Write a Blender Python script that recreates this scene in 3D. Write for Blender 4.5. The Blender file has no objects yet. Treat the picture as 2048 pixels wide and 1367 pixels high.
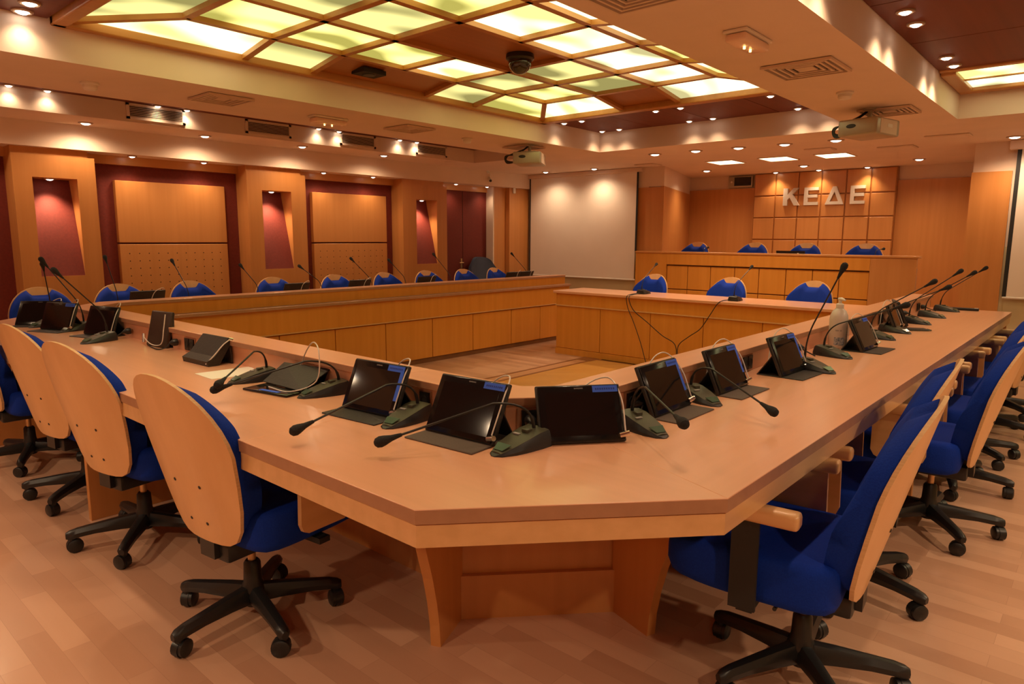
import bpy, bmesh, math, random
from mathutils import Vector, Matrix
random.seed(4)
S = bpy.context.scene
COL = S.collection
PI = math.pi
D = math.radians

# ------------------------------------------------------------------ camera, world, exposure
cam_d = bpy.data.cameras.new('camera')
cam = bpy.data.objects.new('camera', cam_d)
COL.objects.link(cam)
CAM_F, CAM_YAW, CAM_PITCH, CAM_ROLL, CAM_H = 1371.4, 0.7199, 0.1510, 0.0050, 1.3665
_fw = Vector((math.cos(CAM_YAW)*math.cos(CAM_PITCH), math.sin(CAM_YAW)*math.cos(CAM_PITCH), -math.sin(CAM_PITCH)))
_r = Vector((math.sin(CAM_YAW), -math.cos(CAM_YAW), 0))
_u = _r.cross(_fw)
_r2 = _r*math.cos(CAM_ROLL) + _u*math.sin(CAM_ROLL)
_u2 = _u*math.cos(CAM_ROLL) - _r*math.sin(CAM_ROLL)
cam.matrix_world = Matrix(((_r2.x, _u2.x, -_fw.x, 0), (_r2.y, _u2.y, -_fw.y, 0), (_r2.z, _u2.z, -_fw.z, CAM_H), (0, 0, 0, 1)))
cam_d.sensor_fit = 'HORIZONTAL'
cam_d.sensor_width = 36.0
cam_d.lens = CAM_F/2048*36.0
cam_d.clip_start = 0.05
S.camera = cam

S.view_settings.view_transform = 'Standard'
S.view_settings.look = 'None'
S.view_settings.gamma = 1.0
S.view_settings.exposure = 0.8
S.view_settings.use_curve_mapping = False

WORLD_COL, WORLD_STR = (1.0, 0.66, 0.40), 0.6
w = bpy.data.worlds.new('room_ambient')
S.world = w
w.use_nodes = True
w.node_tree.nodes['Background'].inputs[0].default_value = (*WORLD_COL, 1)
w.node_tree.nodes['Background'].inputs[1].default_value = WORLD_STR
SPOT_COL = (1.0, 0.70, 0.43)
SPOT_W = 21.0          # watts of one halogen downlight
PANEL_STR = 1.7        # brightness of the luminous ceiling panels

# ------------------------------------------------------------------ materials
def mat(name, col, rough=0.5, metal=0.0, spec=0.5, coat=0.0, emit=None, estr=0.0, trans=0.0, alpha=1.0):
    m = bpy.data.materials.new(name)
    m.use_nodes = True
    b = m.node_tree.nodes['Principled BSDF']
    b.inputs['Base Color'].default_value = (*col, 1)
    b.inputs['Roughness'].default_value = rough
    b.inputs['Metallic'].default_value = metal
    b.inputs['Specular IOR Level'].default_value = spec
    b.inputs['Coat Weight'].default_value = coat
    b.inputs['Coat Roughness'].default_value = 0.15
    b.inputs['Transmission Weight'].default_value = trans
    b.inputs['Alpha'].default_value = alpha
    if emit:
        b.inputs['Emission Color'].default_value = (*emit, 1)
        b.inputs['Emission Strength'].default_value = estr
    return m

def _nodes(m):
    return m.node_tree.nodes, m.node_tree.links, m.node_tree.nodes['Principled BSDF']

def noisy(name, c1, c2, scale=(1, 1, 1), nscale=8.0, detail=4.0, rough=0.5, bump=0.0, lo=0.35, hi=0.65, **k):
    m = mat(name, c1, rough=rough, **k)
    N, L, b = _nodes(m)
    tc = N.new('ShaderNodeTexCoord'); mp = N.new('ShaderNodeMapping'); nz = N.new('ShaderNodeTexNoise'); cr = N.new('ShaderNodeValToRGB')
    mp.inputs['Scale'].default_value = scale
    nz.inputs['Scale'].default_value = nscale
    nz.inputs['Detail'].default_value = detail
    cr.color_ramp.elements[0].position = lo; cr.color_ramp.elements[0].color = (*c1, 1)
    cr.color_ramp.elements[1].position = hi; cr.color_ramp.elements[1].color = (*c2, 1)
    L.new(tc.outputs['Object'], mp.inputs[0]); L.new(mp.outputs[0], nz.inputs['Vector'])
    L.new(nz.outputs['Fac'], cr.inputs[0]); L.new(cr.outputs[0], b.inputs['Base Color'])
    if bump:
        bp = N.new('ShaderNodeBump'); bp.inputs['Strength'].default_value = bump; bp.inputs['Distance'].default_value = 0.01
        L.new(nz.outputs['Fac'], bp.inputs['Height']); L.new(bp.outputs[0], b.inputs['Normal'])
    return m

def wood(name, c1, c2, axis='Z', fine=26.0, rough=0.38, coat=0.15):
    s = {'X': (0.7, fine, fine), 'Y': (fine, 0.7, fine), 'Z': (fine, fine, 0.7)}[axis]
    m = noisy(name, c1, c2, scale=s, nscale=1.0, detail=5.0, rough=rough, lo=0.3, hi=0.7, coat=coat)
    return m

def planks(name, ca, cb, cc, length, width, rot=0.0, rough=0.3, fine=1.0):
    """strip flooring: staggered boards of three tones with a faint grain"""
    m = mat(name, ca, rough=rough, coat=0.1)
    N, L, b = _nodes(m)
    tc = N.new('ShaderNodeTexCoord'); mp = N.new('ShaderNodeMapping')
    mp.inputs['Rotation'].default_value = (0, 0, rot)
    br = N.new('ShaderNodeTexBrick')
    br.offset = 0.37; br.offset_frequency = 2; br.squash = 1.0
    br.inputs['Scale'].default_value = 1.0
    br.inputs['Brick Width'].default_value = length
    br.inputs['Row Height'].default_value = width
    br.inputs['Mortar Size'].default_value = 0.0005
    br.inputs['Mortar Smooth'].default_value = 0.2
    br.inputs['Bias'].default_value = 0.0
    br.inputs['Color1'].default_value = (*ca, 1); br.inputs['Color2'].default_value = (*cb, 1)
    br.inputs['Mortar'].default_value = (*[x*0.72 for x in cb], 1)
    nz = N.new('ShaderNodeTexNoise'); nz.inputs['Scale'].default_value = 1.0; nz.inputs['Detail'].default_value = 4
    mp2 = N.new('ShaderNodeMapping'); mp2.inputs['Scale'].default_value = (1.6*fine, 38*fine, 1)
    mx = N.new('ShaderNodeMix'); mx.data_type = 'RGBA'; mx.inputs['Factor'].default_value = 0.5
    mt = N.new('ShaderNodeMath'); mt.operation = 'MULTIPLY'; mt.inputs[1].default_value = 0.5
    L.new(tc.outputs['Object'], mp.inputs[0]); L.new(mp.outputs[0], br.inputs['Vector'])
    L.new(mp.outputs[0], mp2.inputs[0]); L.new(mp2.outputs[0], nz.inputs['Vector'])
    L.new(nz.outputs['Fac'], mt.inputs[0]); L.new(mt.outputs[0], mx.inputs['Factor'])
    L.new(br.outputs['Color'], mx.inputs['A']); mx.inputs['B'].default_value = (*cc, 1)
    L.new(mx.outputs['Result'], b.inputs['Base Color'])
    return m

def emis(name, c1, c2, strength, scale, nscale, lo=0.35, hi=0.65):
    m = bpy.data.materials.new(name); m.use_nodes = True
    N, L = m.node_tree.nodes, m.node_tree.links
    N.remove(N['Principled BSDF'])
    e = N.new('ShaderNodeEmission'); e.inputs[1].default_value = strength
    tc = N.new('ShaderNodeTexCoord'); mp = N.new('ShaderNodeMapping'); nz = N.new('ShaderNodeTexNoise'); cr = N.new('ShaderNodeValToRGB')
    mp.inputs['Scale'].default_value = scale; nz.inputs['Scale'].default_value = nscale; nz.inputs['Detail'].default_value = 0.0
    cr.color_ramp.elements[0].position = lo; cr.color_ramp.elements[0].color = (*c1, 1)
    cr.color_ramp.elements[1].position = hi; cr.color_ramp.elements[1].color = (*c2, 1)
    L.new(tc.outputs['Object'], mp.inputs[0]); L.new(mp.outputs[0], nz.inputs['Vector']); L.new(nz.outputs['Fac'], cr.inputs[0])
    L.new(cr.outputs[0], e.inputs[0]); L.new(e.outputs[0], N['Material Output'].inputs['Surface'])
    return m

M = {}
M['plaster'] = noisy('plaster_cream', (0.74, 0.585, 0.465), (0.78, 0.615, 0.49), nscale=3, rough=0.85)
M['beech_v'] = wood('beech_veneer_upright', (0.54, 0.225, 0.062), (0.60, 0.26, 0.078), 'Z', 18)
M['beech_x'] = wood('beech_veneer_along', (0.56, 0.24, 0.066), (0.62, 0.275, 0.082), 'X', 18)
M['beech_y'] = wood('beech_veneer_across', (0.56, 0.24, 0.066), (0.62, 0.275, 0.082), 'Y', 18)
M['panel_v'] = wood('honey_veneer_front', (0.64, 0.255, 0.032), (0.71, 0.295, 0.044), 'Z', 18)
M['top_x'] = wood('laminate_top_along', (0.73, 0.375, 0.218), (0.79, 0.41, 0.245), 'X', rough=0.28, coat=0.2)
M['top_y'] = wood('laminate_top_across', (0.73, 0.375, 0.218), (0.79, 0.41, 0.245), 'Y', rough=0.28, coat=0.2)
M['edge'] = noisy('laminate_edge', (0.40, 0.205, 0.115), (0.44, 0.23, 0.13), nscale=20, rough=0.4)
M['pale'] = wood('pale_beech_solid', (0.66, 0.38, 0.16), (0.74, 0.44, 0.20), 'X', rough=0.3, coat=0.3)
M['ply'] = wood('beech_plywood_shell', (0.68, 0.37, 0.15), (0.74, 0.42, 0.18), 'Z', fine=14, rough=0.35, coat=0.2)
M['plyedge'] = noisy('plywood_edge', (0.74, 0.50, 0.25), (0.66, 0.42, 0.20), scale=(1, 1, 40), nscale=4, rough=0.5)
M['dark_under'] = noisy('dark_brown_board', (0.16, 0.062, 0.02), (0.20, 0.08, 0.026), nscale=5, rough=0.5)
M['red'] = noisy('red_fabric_wall', (0.15, 0.017, 0.010), (0.18, 0.021, 0.012), nscale=60, rough=0.75)
M['mahogany'] = wood('mahogany_ceiling', (0.125, 0.018, 0.006), (0.15, 0.024, 0.008), 'X', rough=0.55, coat=0.0)
M['frame'] = wood('oak_ceiling_frame', (0.42, 0.17, 0.035), (0.48, 0.20, 0.045), 'X', rough=0.4)
M['infill'] = wood('brown_ceiling_panel', (0.33, 0.115, 0.022), (0.37, 0.13, 0.027), 'X', rough=0.4)
M['blue'] = noisy('blue_upholstery', (0.002, 0.027, 0.31), (0.003, 0.035, 0.37), nscale=220, rough=0.8, bump=0.15, spec=0.2)
M['greyblue'] = noisy('grey_blue_upholstery', (0.045, 0.06, 0.10), (0.055, 0.07, 0.12), nscale=200, rough=0.85)
M['black'] = mat('black_plastic', (0.012, 0.012, 0.013), rough=0.38)
M['blackm'] = mat('black_matt', (0.016, 0.015, 0.014), rough=0.65)
M['case'] = noisy('black_leather_case', (0.020, 0.017, 0.015), (0.028, 0.024, 0.021), nscale=90, rough=0.5, bump=0.1)
M['brown_case'] = noisy('dark_brown_case', (0.040, 0.022, 0.013), (0.05, 0.028, 0.017), nscale=90, rough=0.45)
M['felt'] = noisy('grey_case_lining', (0.10, 0.075, 0.06), (0.12, 0.09, 0.072), nscale=200, rough=0.9)
M['screen'] = mat('switched_off_screen', (0.010, 0.008, 0.008), rough=0.06, spec=0.6)
M['bezel'] = mat('tablet_bezel', (0.008, 0.008, 0.009), rough=0.15)
M['sticker'] = mat('blue_sticker', (0.03, 0.12, 0.75), rough=0.6)
M['ink'] = mat('dark_blue_ink', (0.008, 0.03, 0.30), rough=0.6)
M['greytext'] = mat('grey_print', (0.35, 0.33, 0.32), rough=0.5)
M['micbase'] = noisy('olive_grey_plastic', (0.050, 0.048, 0.028), (0.056, 0.054, 0.032), nscale=150, rough=0.42)
M['micside'] = mat('charcoal_plastic', (0.020, 0.021, 0.024), rough=0.4)
M['lcd'] = mat('green_lcd_window', (0.045, 0.10, 0.07), rough=0.12)
M['foam'] = noisy('black_foam', (0.012, 0.012, 0.013), (0.02, 0.02, 0.022), nscale=300, rough=0.9, bump=0.3)
M['cable_w'] = mat('clear_white_cable', (0.72, 0.66, 0.60), rough=0.3)
M['cable_b'] = mat('black_cable', (0.012, 0.011, 0.011), rough=0.5)
M['chrome'] = mat('chrome', (0.80, 0.76, 0.70), rough=0.15, metal=1.0)
M['alu'] = mat('brushed_metal_letters', (0.74, 0.68, 0.60), rough=0.45, metal=0.25)
M['silver'] = mat('silver_plastic', (0.42, 0.38, 0.30), rough=0.35, metal=0.3)
M['white'] = mat('white_plastic', (0.76, 0.70, 0.62), rough=0.4)
M['paper'] = mat('white_paper', (0.86, 0.83, 0.74), rough=0.8)
M['bottle'] = mat('milky_bottle', (0.82, 0.74, 0.66), rough=0.25, trans=0.25)
M['label'] = noisy('bottle_label_print', (0.12, 0.16, 0.22), (0.55, 0.55, 0.58), nscale=110, rough=0.5)
M['scr_white'] = noisy('projection_fabric', (0.84, 0.74, 0.64), (0.86, 0.76, 0.66), nscale=4, rough=0.9)
M['grille_dark'] = mat('vent_shadow_gap', (0.02, 0.015, 0.012), rough=0.8)
M['vent'] = mat('vent_metal', (0.68, 0.52, 0.39), rough=0.5)
M['lamp'] = mat('halogen_lamp_face', (1, 1, 1), emit=(1.0, 0.90, 0.74), estr=7.0)
M['ring'] = mat('downlight_ring', (0.45, 0.32, 0.22), rough=0.35, metal=0.4)
M['lightpanel'] = mat('flat_light_panel', (1, 1, 1), emit=(1.0, 0.86, 0.50), estr=2.4)
M['glass_dome'] = mat('smoked_dome', (0.02, 0.018, 0.017), rough=0.05, spec=0.8)
M['clear'] = mat('clear_cover', (0.84, 0.62, 0.48), rough=0.25)
M['glow'] = mat('small_lamp_glow', (1, 0.8, 0.4), emit=(1.0, 0.62, 0.2), estr=2.5)
M['wallpaint'] = noisy('beige_wall_paint', (0.60, 0.50, 0.30), (0.64, 0.53, 0.32), nscale=3, rough=0.85)
M['brass'] = mat('brass_column', (0.62, 0.40, 0.20), rough=0.3, metal=0.6)
M['floor'] = planks('beech_strip_floor', (0.70, 0.43, 0.285), (0.46, 0.245, 0.15), (0.56, 0.32, 0.205), 0.50, 0.085, PI/2, rough=0.3)
M['floor_in'] = planks('yellow_parquet', (0.62, 0.315, 0.085), (0.54, 0.26, 0.065), (0.60, 0.30, 0.08), 0.30, 0.06, PI/4, rough=0.3)
M['floor_band'] = planks('pink_parquet', (0.57, 0.30, 0.16), (0.52, 0.27, 0.14), (0.55, 0.29, 0.15), 0.42, 0.068, 0, rough=0.3)
M['inlay'] = noisy('dark_inlay_strip', (0.22, 0.085, 0.03), (0.26, 0.10, 0.035), nscale=12, rough=0.35)
# the luminous panels: backlit by tubes, some brighter than others
M['lum'] = [emis('luminous_panel_%s' % n, a, b_, s*PANEL_STR, (1.0, 2.0, 1), 2.1, 0.38, 0.60) for n, a, b_, s in (
    ('bright', (0.50, 0.44, 0.13), (0.95, 0.87, 0.42), 1.0),
    ('middle', (0.19, 0.165, 0.035), (0.72, 0.64, 0.19), 1.0),
    ('dim', (0.13, 0.112, 0.036), (0.42, 0.37, 0.13), 1.0),
    ('pale', (0.24, 0.21, 0.095), (0.80, 0.74, 0.42), 1.0))]

# ------------------------------------------------------------------ mesh helpers
class MB:
    def __init__(self): self.b = bmesh.new()
    def box(self, x0, x1, y0, y1, z0, z1, bev=0.0, seg=2, rot=None):
        b = self.b
        vs = [b.verts.new((x, y, z)) for x in (x0, x1) for y in (y0, y1) for z in (z0, z1)]
        F = [(0, 1, 3, 2), (4, 6, 7, 5), (0, 4, 5, 1), (2, 3, 7, 6), (0, 2, 6, 4), (1, 5, 7, 3)]
        fs = [b.faces.new([vs[i] for i in f]) for f in F]
        if bev:
            es = list({e for f in fs for e in f.edges})
            r = bmesh.ops.bevel(b, geom=es, offset=bev, segments=seg, affect='EDGES', profile=0.5)
            if rot is not None: bmesh.ops.transform(b, matrix=rot, verts=list({v for f in r['faces'] for v in f.verts} | {v for v in vs if v.is_valid}))
        elif rot is not None:
            bmesh.ops.transform(b, matrix=rot, verts=vs)
        return self
    def prism(self, poly, z0, z1, bev=0.0):
        b = self.b
        A = [b.verts.new((p[0], p[1], z0)) for p in poly]; B = [b.verts.new((p[0], p[1], z1)) for p in poly]
        n = len(poly)
        fs = [b.faces.new(A[::-1]), b.faces.new(B)]
        fs += [b.faces.new((A[i], A[(i+1) % n], B[(i+1) % n], B[i])) for i in range(n)]
        if bev:
            es = list(fs[1].edges)
            bmesh.ops.bevel(b, geom=es, offset=bev, segments=2, affect='EDGES', profile=0.5)
        return self
    def extr(self, poly3, vec):
        """a flat polygon in space given a thickness along vec"""
        b = self.b; v = Vector(vec)
        A = [b.verts.new(Vector(p)) for p in poly3]; B = [b.verts.new(Vector(p)+v) for p in poly3]
        n = len(A)
        b.faces.new(A[::-1]); b.faces.new(B)
        for i in range(n): b.faces.new((A[i], A[(i+1) % n], B[(i+1) % n], B[i]))
        return self
    def tube(self, pts, r, n=8, cap=True):
        b = self.b
        pts = [Vector(p) for p in pts]
        R = r if isinstance(r, (list, tuple)) else [r]*len(pts)
        rings = []; up = None
        for i, p in enumerate(pts):
            t = (pts[min(i+1, len(pts)-1)]-pts[max(i-1, 0)]).normalized()
            if up is None:
                up = Vector((0, 0, 1)) if abs(t.z) < 0.9 else Vector((1, 0, 0))
            a = t.cross(up)
            if a.length < 1e-4: a = t.cross(Vector((0.3, 1, 0.2)))
            a.normalize(); c = a.cross(t).normalized(); up = c
            rings.append([b.verts.new(p+a*R[i]*math.cos(2*PI*k/n)+c*R[i]*math.sin(2*PI*k/n)) for k in range(n)])
        for i in range(len(rings)-1):
            for k in range(n):
                b.faces.new((rings[i][k], rings[i][(k+1) % n], rings[i+1][(k+1) % n], rings[i+1][k]))
        if cap: b.faces.new(rings[0][::-1]); b.faces.new(rings[-1])
        return self
    def lathe(self, prof, n=20, M4=None, cx=0, cy=0):
        b = self.b; rings = []; allv = []
        for r, z in prof:
            if r < 1e-6:
                v = b.verts.new((cx, cy, z)); rings.append([v]); allv.append(v)
            else:
                ring = [b.verts.new((cx+r*math.cos(2*PI*k/n), cy+r*math.sin(2*PI*k/n), z)) for k in range(n)]
                rings.append(ring); allv += ring
        for A, B in zip(rings, rings[1:]):
            for k in range(n):
                if len(A) == 1 and len(B) == 1: continue
                if len(A) == 1: b.faces.new((A[0], B[(k+1) % n], B[k]))
                elif len(B) == 1: b.faces.new((A[k], A[(k+1) % n], B[0]))
                else: b.faces.new((A[k], A[(k+1) % n], B[(k+1) % n], B[k]))
        if len(rings[0]) > 1: b.faces.new(rings[0][::-1])
        if len(rings[-1]) > 1: b.faces.new(rings[-1])
        if M4 is not None: bmesh.ops.transform(b, matrix=M4, verts=allv)
        return self
    def grid(self, P, close_back=None):
        """P[i][j] points; close_back: same-shaped grid joined to it to make a solid"""
        b = self.b
        A = [[b.verts.new(p) for p in row] for row in P]
        n, m = len(P), len(P[0])
        for i in range(n-1):
            for j in range(m-1): b.faces.new((A[i][j], A[i][j+1], A[i+1][j+1], A[i+1][j]))
        if close_back:
            B = [[b.verts.new(p) for p in row] for row in close_back]
            for i in range(n-1):
                for j in range(m-1): b.faces.new((B[i][j], B[i+1][j], B[i+1][j+1], B[i][j+1]))
            for i in range(n-1):
                b.faces.new((A[i][0], A[i+1][0], B[i+1][0], B[i][0])); b.faces.new((A[i+1][m-1], A[i][m-1], B[i][m-1], B[i+1][m-1]))
            for j in range(m-1):
                b.faces.new((A[0][j+1], A[0][j], B[0][j], B[0][j+1])); b.faces.new((A[n-1][j], A[n-1][j+1], B[n-1][j+1], B[n-1][j]))
        return self
    def build(self, name, m, parent=None, smooth=False, loc=None, ang=35):
        b = self.b
        bmesh.ops.remove_doubles(b, verts=b.verts[:], dist=1e-6)
        bmesh.ops.recalc_face_normals(b, faces=b.faces[:])
        me = bpy.data.meshes.new(name)
        b.to_mesh(me); b.free()
        for x in (m if isinstance(m, (list, tuple)) else [m]): me.materials.append(x)
        if smooth:
            for p in me.polygons: p.use_smooth = True
            try: me.set_sharp_from_angle(angle=D(ang))
            except Exception: pass
        o = bpy.data.objects.new(name, me); COL.objects.link(o)
        if loc is not None: o.location = loc
        if parent is not None: o.parent = parent
        return o

def tag(o, label, cat, group=None, kind=None):
    o['label'] = label; o['category'] = cat
    if group: o['group'] = group
    if kind: o['kind'] = kind
    return o
def thing(name, label, cat, loc=(0, 0, 0), rz=0.0, group=None):
    o = bpy.data.objects.new(name, None); COL.objects.link(o)
    o.empty_display_size = 0.1
    o.location = loc; o.rotation_euler = (0, 0, rz)
    return tag(o, label, cat, group)
def struct(o):
    o['kind'] = 'structure'; return o
def turn_base(t, ang):
    """swivel the star base under the seat"""
    for c in t.children:
        if c.name.startswith('leg'): c.rotation_euler = (0, 0, ang)
def dup(root, loc, rz, label, group=None):
    r = root.copy(); COL.objects.link(r); r.location = loc; r.rotation_euler = (0, 0, rz); r['label'] = label
    if group: r['group'] = group
    for ch in list(root.children):
        c = ch.copy(); COL.objects.link(c); c.parent = r
        for g in list(ch.children):
            e = g.copy(); COL.objects.link(e); e.parent = c
    return r
ORD = ['first', 'second', 'third', 'fourth', 'fifth', 'sixth', 'seventh', 'eighth', 'ninth', 'tenth', 'eleventh', 'twelfth']
def bez(p0, p1, p2, p3, n=12):
    p0, p1, p2, p3 = map(Vector, (p0, p1, p2, p3)); out = []
    for i in range(n+1):
        t = i/n; s = 1-t
        out.append(p0*s**3+p1*3*s*s*t+p2*3*s*t*t+p3*t**3)
    return out
def smooth_path(pts, n=6):
    """Catmull-Rom through the points"""
    P = [Vector(p) for p in pts]; P = [P[0]*2-P[1]]+P+[P[-1]*2-P[-2]]; out = []
    for i in range(1, len(P)-2):
        a, b, c, d = P[i-1:i+3]
        for k in range(n):
            t = k/n
            out.append(0.5*((2*b)+(c-a)*t+(2*a-5*b+4*c-d)*t*t+(3*b-a-3*c+d)*t**3))
    out.append(P[-2]); return out
def axis_matrix(p, d):
    return Matrix.Translation(Vector(p)) @ Vector(d).to_track_quat('Z', 'Y').to_matrix().to_4x4()
def text_mesh(name, s, size, m, parent, M4, ext=0.0004):
    cu = bpy.data.curves.new(name, 'FONT'); cu.body = s; cu.size = size; cu.extrude = ext; cu.align_x = 'CENTER'; cu.align_y = 'CENTER'
    t = bpy.data.objects.new(name, cu)
    me = bpy.data.meshes.new_from_object(t)
    bpy.data.objects.remove(t); bpy.data.curves.remove(cu)
    me.transform(M4); me.materials.append(m); me.name = name
    o = bpy.data.objects.new(name, me); COL.objects.link(o); o.parent = parent
    return o

# ------------------------------------------------------------------ room shell
ZC, ZT = 2.32, 2.53                       # plaster ceiling and the raised coffers
VB, VBR, VR = 4.51, 1.83, 1.08            # coffer left face, coffer right face, right beam far side
UE = 6.62                                 # far edge of the coffers
UW, UA = 8.40, 10.35                      # screen wall, back of the platform alcove
U0R, V0R = -3.2, -3.2                     # floor and ceiling reach behind the camera
struct(MB().box(U0R, 10.6, V0R, 7.6, -0.12, 0.0).build('floor', M['floor']))
# parquet field inside the ring of desks
t = struct(MB().box(1.9, 6.46, 1.6, 4.33, 0.0, 0.003).build('trim_1', M['floor_in']))
f = MB(); f.box(1.78, 6.40, 4.37, 4.50, 0.0, 0.003); f.box(6.42, 6.47, 1.6, 4.30, 0.0, 0.003)
struct(f.build('trim_2', M['floor_band']))
f = MB(); f.box(1.78, 6.47, 4.33, 4.37, 0.0, 0.004); f.box(1.78, 6.47, 4.50, 4.535, 0.0, 0.004); f.box(6.38, 6.42, 1.6, 4.33, 0.0, 0.004); f.box(6.25, 6.47, 4.32, 4.535, 0.0, 0.0045)
struct(f.build('trim_3', M['inlay']))

# plaster ceiling with openings: left slot, main coffer, right coffer
c = MB()
T = 2.95
c.box(U0R, 6.55, VB, 5.42, ZC, T)                      # between slot and coffer
c.box(U0R, 8.6, 6.42, 7.6, ZC, T)                    # over the wall columns
c.box(6.55, 8.6, VB, 6.42, ZC, T)                    # beyond the slot
c.box(U0R, UE, VR, VBR, ZC, T)                       # right beam
c.box(UE, 10.6, V0R, VB, ZC, T)                      # far part
c.box(8.6, 10.6, VB, 7.6, ZC, T)
struct(c.build('ceiling', M['plaster']))
c = MB(); c.box(U0R, 6.55, 5.42, 6.42, 2.48, ZT+0.05)
struct(c.build('trim_4', M['mahogany']))
# mahogany boards of the raised coffers, with open joints
c = MB()
def boards(x0, x1, y0, y1, nx, ny):
    for i in range(nx):
        for j in range(ny):
            a0, a1 = x0+(x1-x0)*i/nx, x0+(x1-x0)*(i+1)/nx
            b0, b1 = y0+(y1-y0)*j/ny, y0+(y1-y0)*(j+1)/ny
            c.box(a0+0.004, a1-0.004, b0+0.004, b1-0.004, ZT, ZT+0.02)
    c.box(x0, x1, y0, y1, ZT+0.012, ZT+0.06)
boards(5.62, UE, VBR, VB, 1, 4)
boards(U0R, 1.30, VBR, VB, 5, 4)
boards(U0R, 5.75, V0R, VR, 10, 5)
boards(6.58, UE, V0R, VR, 1, 5)
struct(c.build('trim_5', M['mahogany']))
# deep box above the luminous panels
struct(MB().box(1.2, 5.7, VBR-0.02, VB+0.02, 2.78, 2.82).box(5.7, 6.65, V0R, VR, 2.78, 2.82).build('trim_6', M['plaster']))

# left wall: soffit, columns with lit niches, red bays with wooden panels
VS = 6.97
struct(MB().box(U0R, UW, VS, 7.6, 2.11, ZC).build('wall_left_soffit', M['plaster']))
W_RED, W_COL = 7.26, 7.03
struct(MB().box(U0R, UW, W_RED, W_RED+0.25, 0, 2.14).build('wall_left', M['red']))
struct(MB().box(U0R, UW, W_RED-0.05, W_RED, 2.03, 2.11).build('trim_7', M['beech_x']))
cols = [(1.66, 2.29, 1.80, 2.14), (3.735, 4.44, 3.905, 4.255), (5.86, 6.64, 6.09, 6.455)]
n_t = 8
for (a, b_, n0, n1) in cols:
    m_ = MB(); zb, zt = 1.01, 1.86
    f0 = W_COL
    m_.box(a, n0, f0, W_RED, 0, 2.05); m_.box(n1, b_, f0, W_RED, 0, 2.05)
    m_.box(n0, n1, f0, W_RED, 0, zb); m_.box(n0, n1, f0, W_RED, zt, 2.05)
    m_.box(a+0.0, b_-0.05, f0+0.012, W_RED, 2.05, 2.11)
    struct(m_.build('trim_%d' % n_t, M['beech_v'])); n_t += 1
    # red back of the niche, leaning forward towards its foot
    b2 = MB().extr([(n0, W_RED-0.005, zt), (n1, W_RED-0.005, zt), (n1, f0+0.006, zb), (n0, f0+0.006, zb)], (0, 0.004, 0))
    struct(b2.build('trim_%d' % n_t, M['red'])); n_t += 1
for (a, b_) in ((2.505, 3.575), (4.635, 5.73)):
    up = thing('wall_panel', 'plain wooden wall panel with perforated lower half, between the %s wall columns' % ('first and second' if a < 3 else 'second and third'), 'wall panel', (a, W_RED, 0), 0, 'wooden panels on the red wall')
    MB().box(0, b_-a, -0.055, 0, 1.30, 1.885, 0.004, 1).build('upper_board', M['beech_v'], up)
    MB().box(0, b_-a, -0.055, 0, 0.12, 1.285, 0.004, 1).build('perforated_board', M['beech_v'], up)
    h = MB()
    for i in range(11):
        for j in range(6):
            x = 0.085+(b_-a-0.17)*i/10; z = 1.195-0.072*j
            h.lathe([(0.0055, 0), (0.0055, 0.0012)], 8, Matrix.Translation((x, -0.055, z)) @ Matrix.Rotation(PI/2, 4, 'X'))
    ho = h.build('holes', M['grille_dark'], up); ho['kind'] = 'stuff'
# door-like red recess and the wooden corner
dr = struct(MB().box(6.66, 7.64, W_RED-0.03, W_RED, 0, 2.035).build('door_1', M['red']))
MB().box(7.14, 7.143, -0.004, 0.0, 0.02, 2.02).build('door_joint', M['grille_dark'], dr, loc=(0, W_RED-0.03, 0))
dh = MB(); dh.tube([(7.11, W_RED-0.03, 1.0), (7.11, W_RED-0.075, 1.0), (7.03, W_RED-0.075, 1.0)], 0.008, 8)
dh.box(7.095, 7.125, W_RED-0.036, W_RED-0.03, 0.92, 1.06)
dh.build('door_handle', M['brass'], dr, True)
struct(MB().box(7.66, 7.93, 7.10, W_RED, 0, 2.11).box(7.93, 8.38, 7.02, W_RED, 0, 2.11).build('trim_20', M['beech_v']))
struct(MB().box(7.64, 7.665, 7.09, W_RED, 0, 2.11).build('trim_21', M['plaster']))

struct(MB().box(U0R-0.2, U0R, V0R, 7.6, 0, T).build('wall_back', M['beech_v']))
struct(MB().box(U0R-0.2, 10.6, V0R-0.2, V0R, 0, T).build('wall_right', M['wallpaint']))
# far wall: plaster with screen, alcove behind the platform, right-hand pier
ALX = [(UW, 4.67), (UA, 5.28)]
m_ = MB()
m_.box(UW, UW+0.2, 4.90, 7.6, 0, ZC)
m_.box(UW, UW+0.2, V0R, 1.19, 0, ZC)
m_.prism([(UW, 4.67), (UA, 5.28), (UA, 5.5), (UW, 4.9)], 2.06, ZC)
m_.box(UA, UA+0.2, V0R, 5.6, 0, ZC)
m_.box(UW+0.2, UA, 0.95, 1.18, 0, ZC)
struct(m_.build('wall_far', M['plaster']))
struct(MB().box(UW-0.006, UW, 5.06, 7.0, 0, 1.3).box(UW-0.006, UW, V0R, 0.86, 0, 1.3).build('trim_26', M['wallpaint']))
m_ = MB()
m_.box(UW-0.012, UW+0.01, 4.66, 5.06, 0, 2.05)
m_.prism([(UW-0.012, 4.66), (UA, 5.27), (UA, 5.30), (UW, 4.72)], 0, 2.06)
m_.box(UA-0.03, UA, 4.19, 5.3, 0, 2.12)
m_.box(UA-0.03, UA, 0.95, 2.31, 0, 2.14)
m_.box(UW-0.04, UW, 0.86, 1.195, 0, 2.035)
struct(m_.build('trim_22', M['beech_v']))
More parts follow.
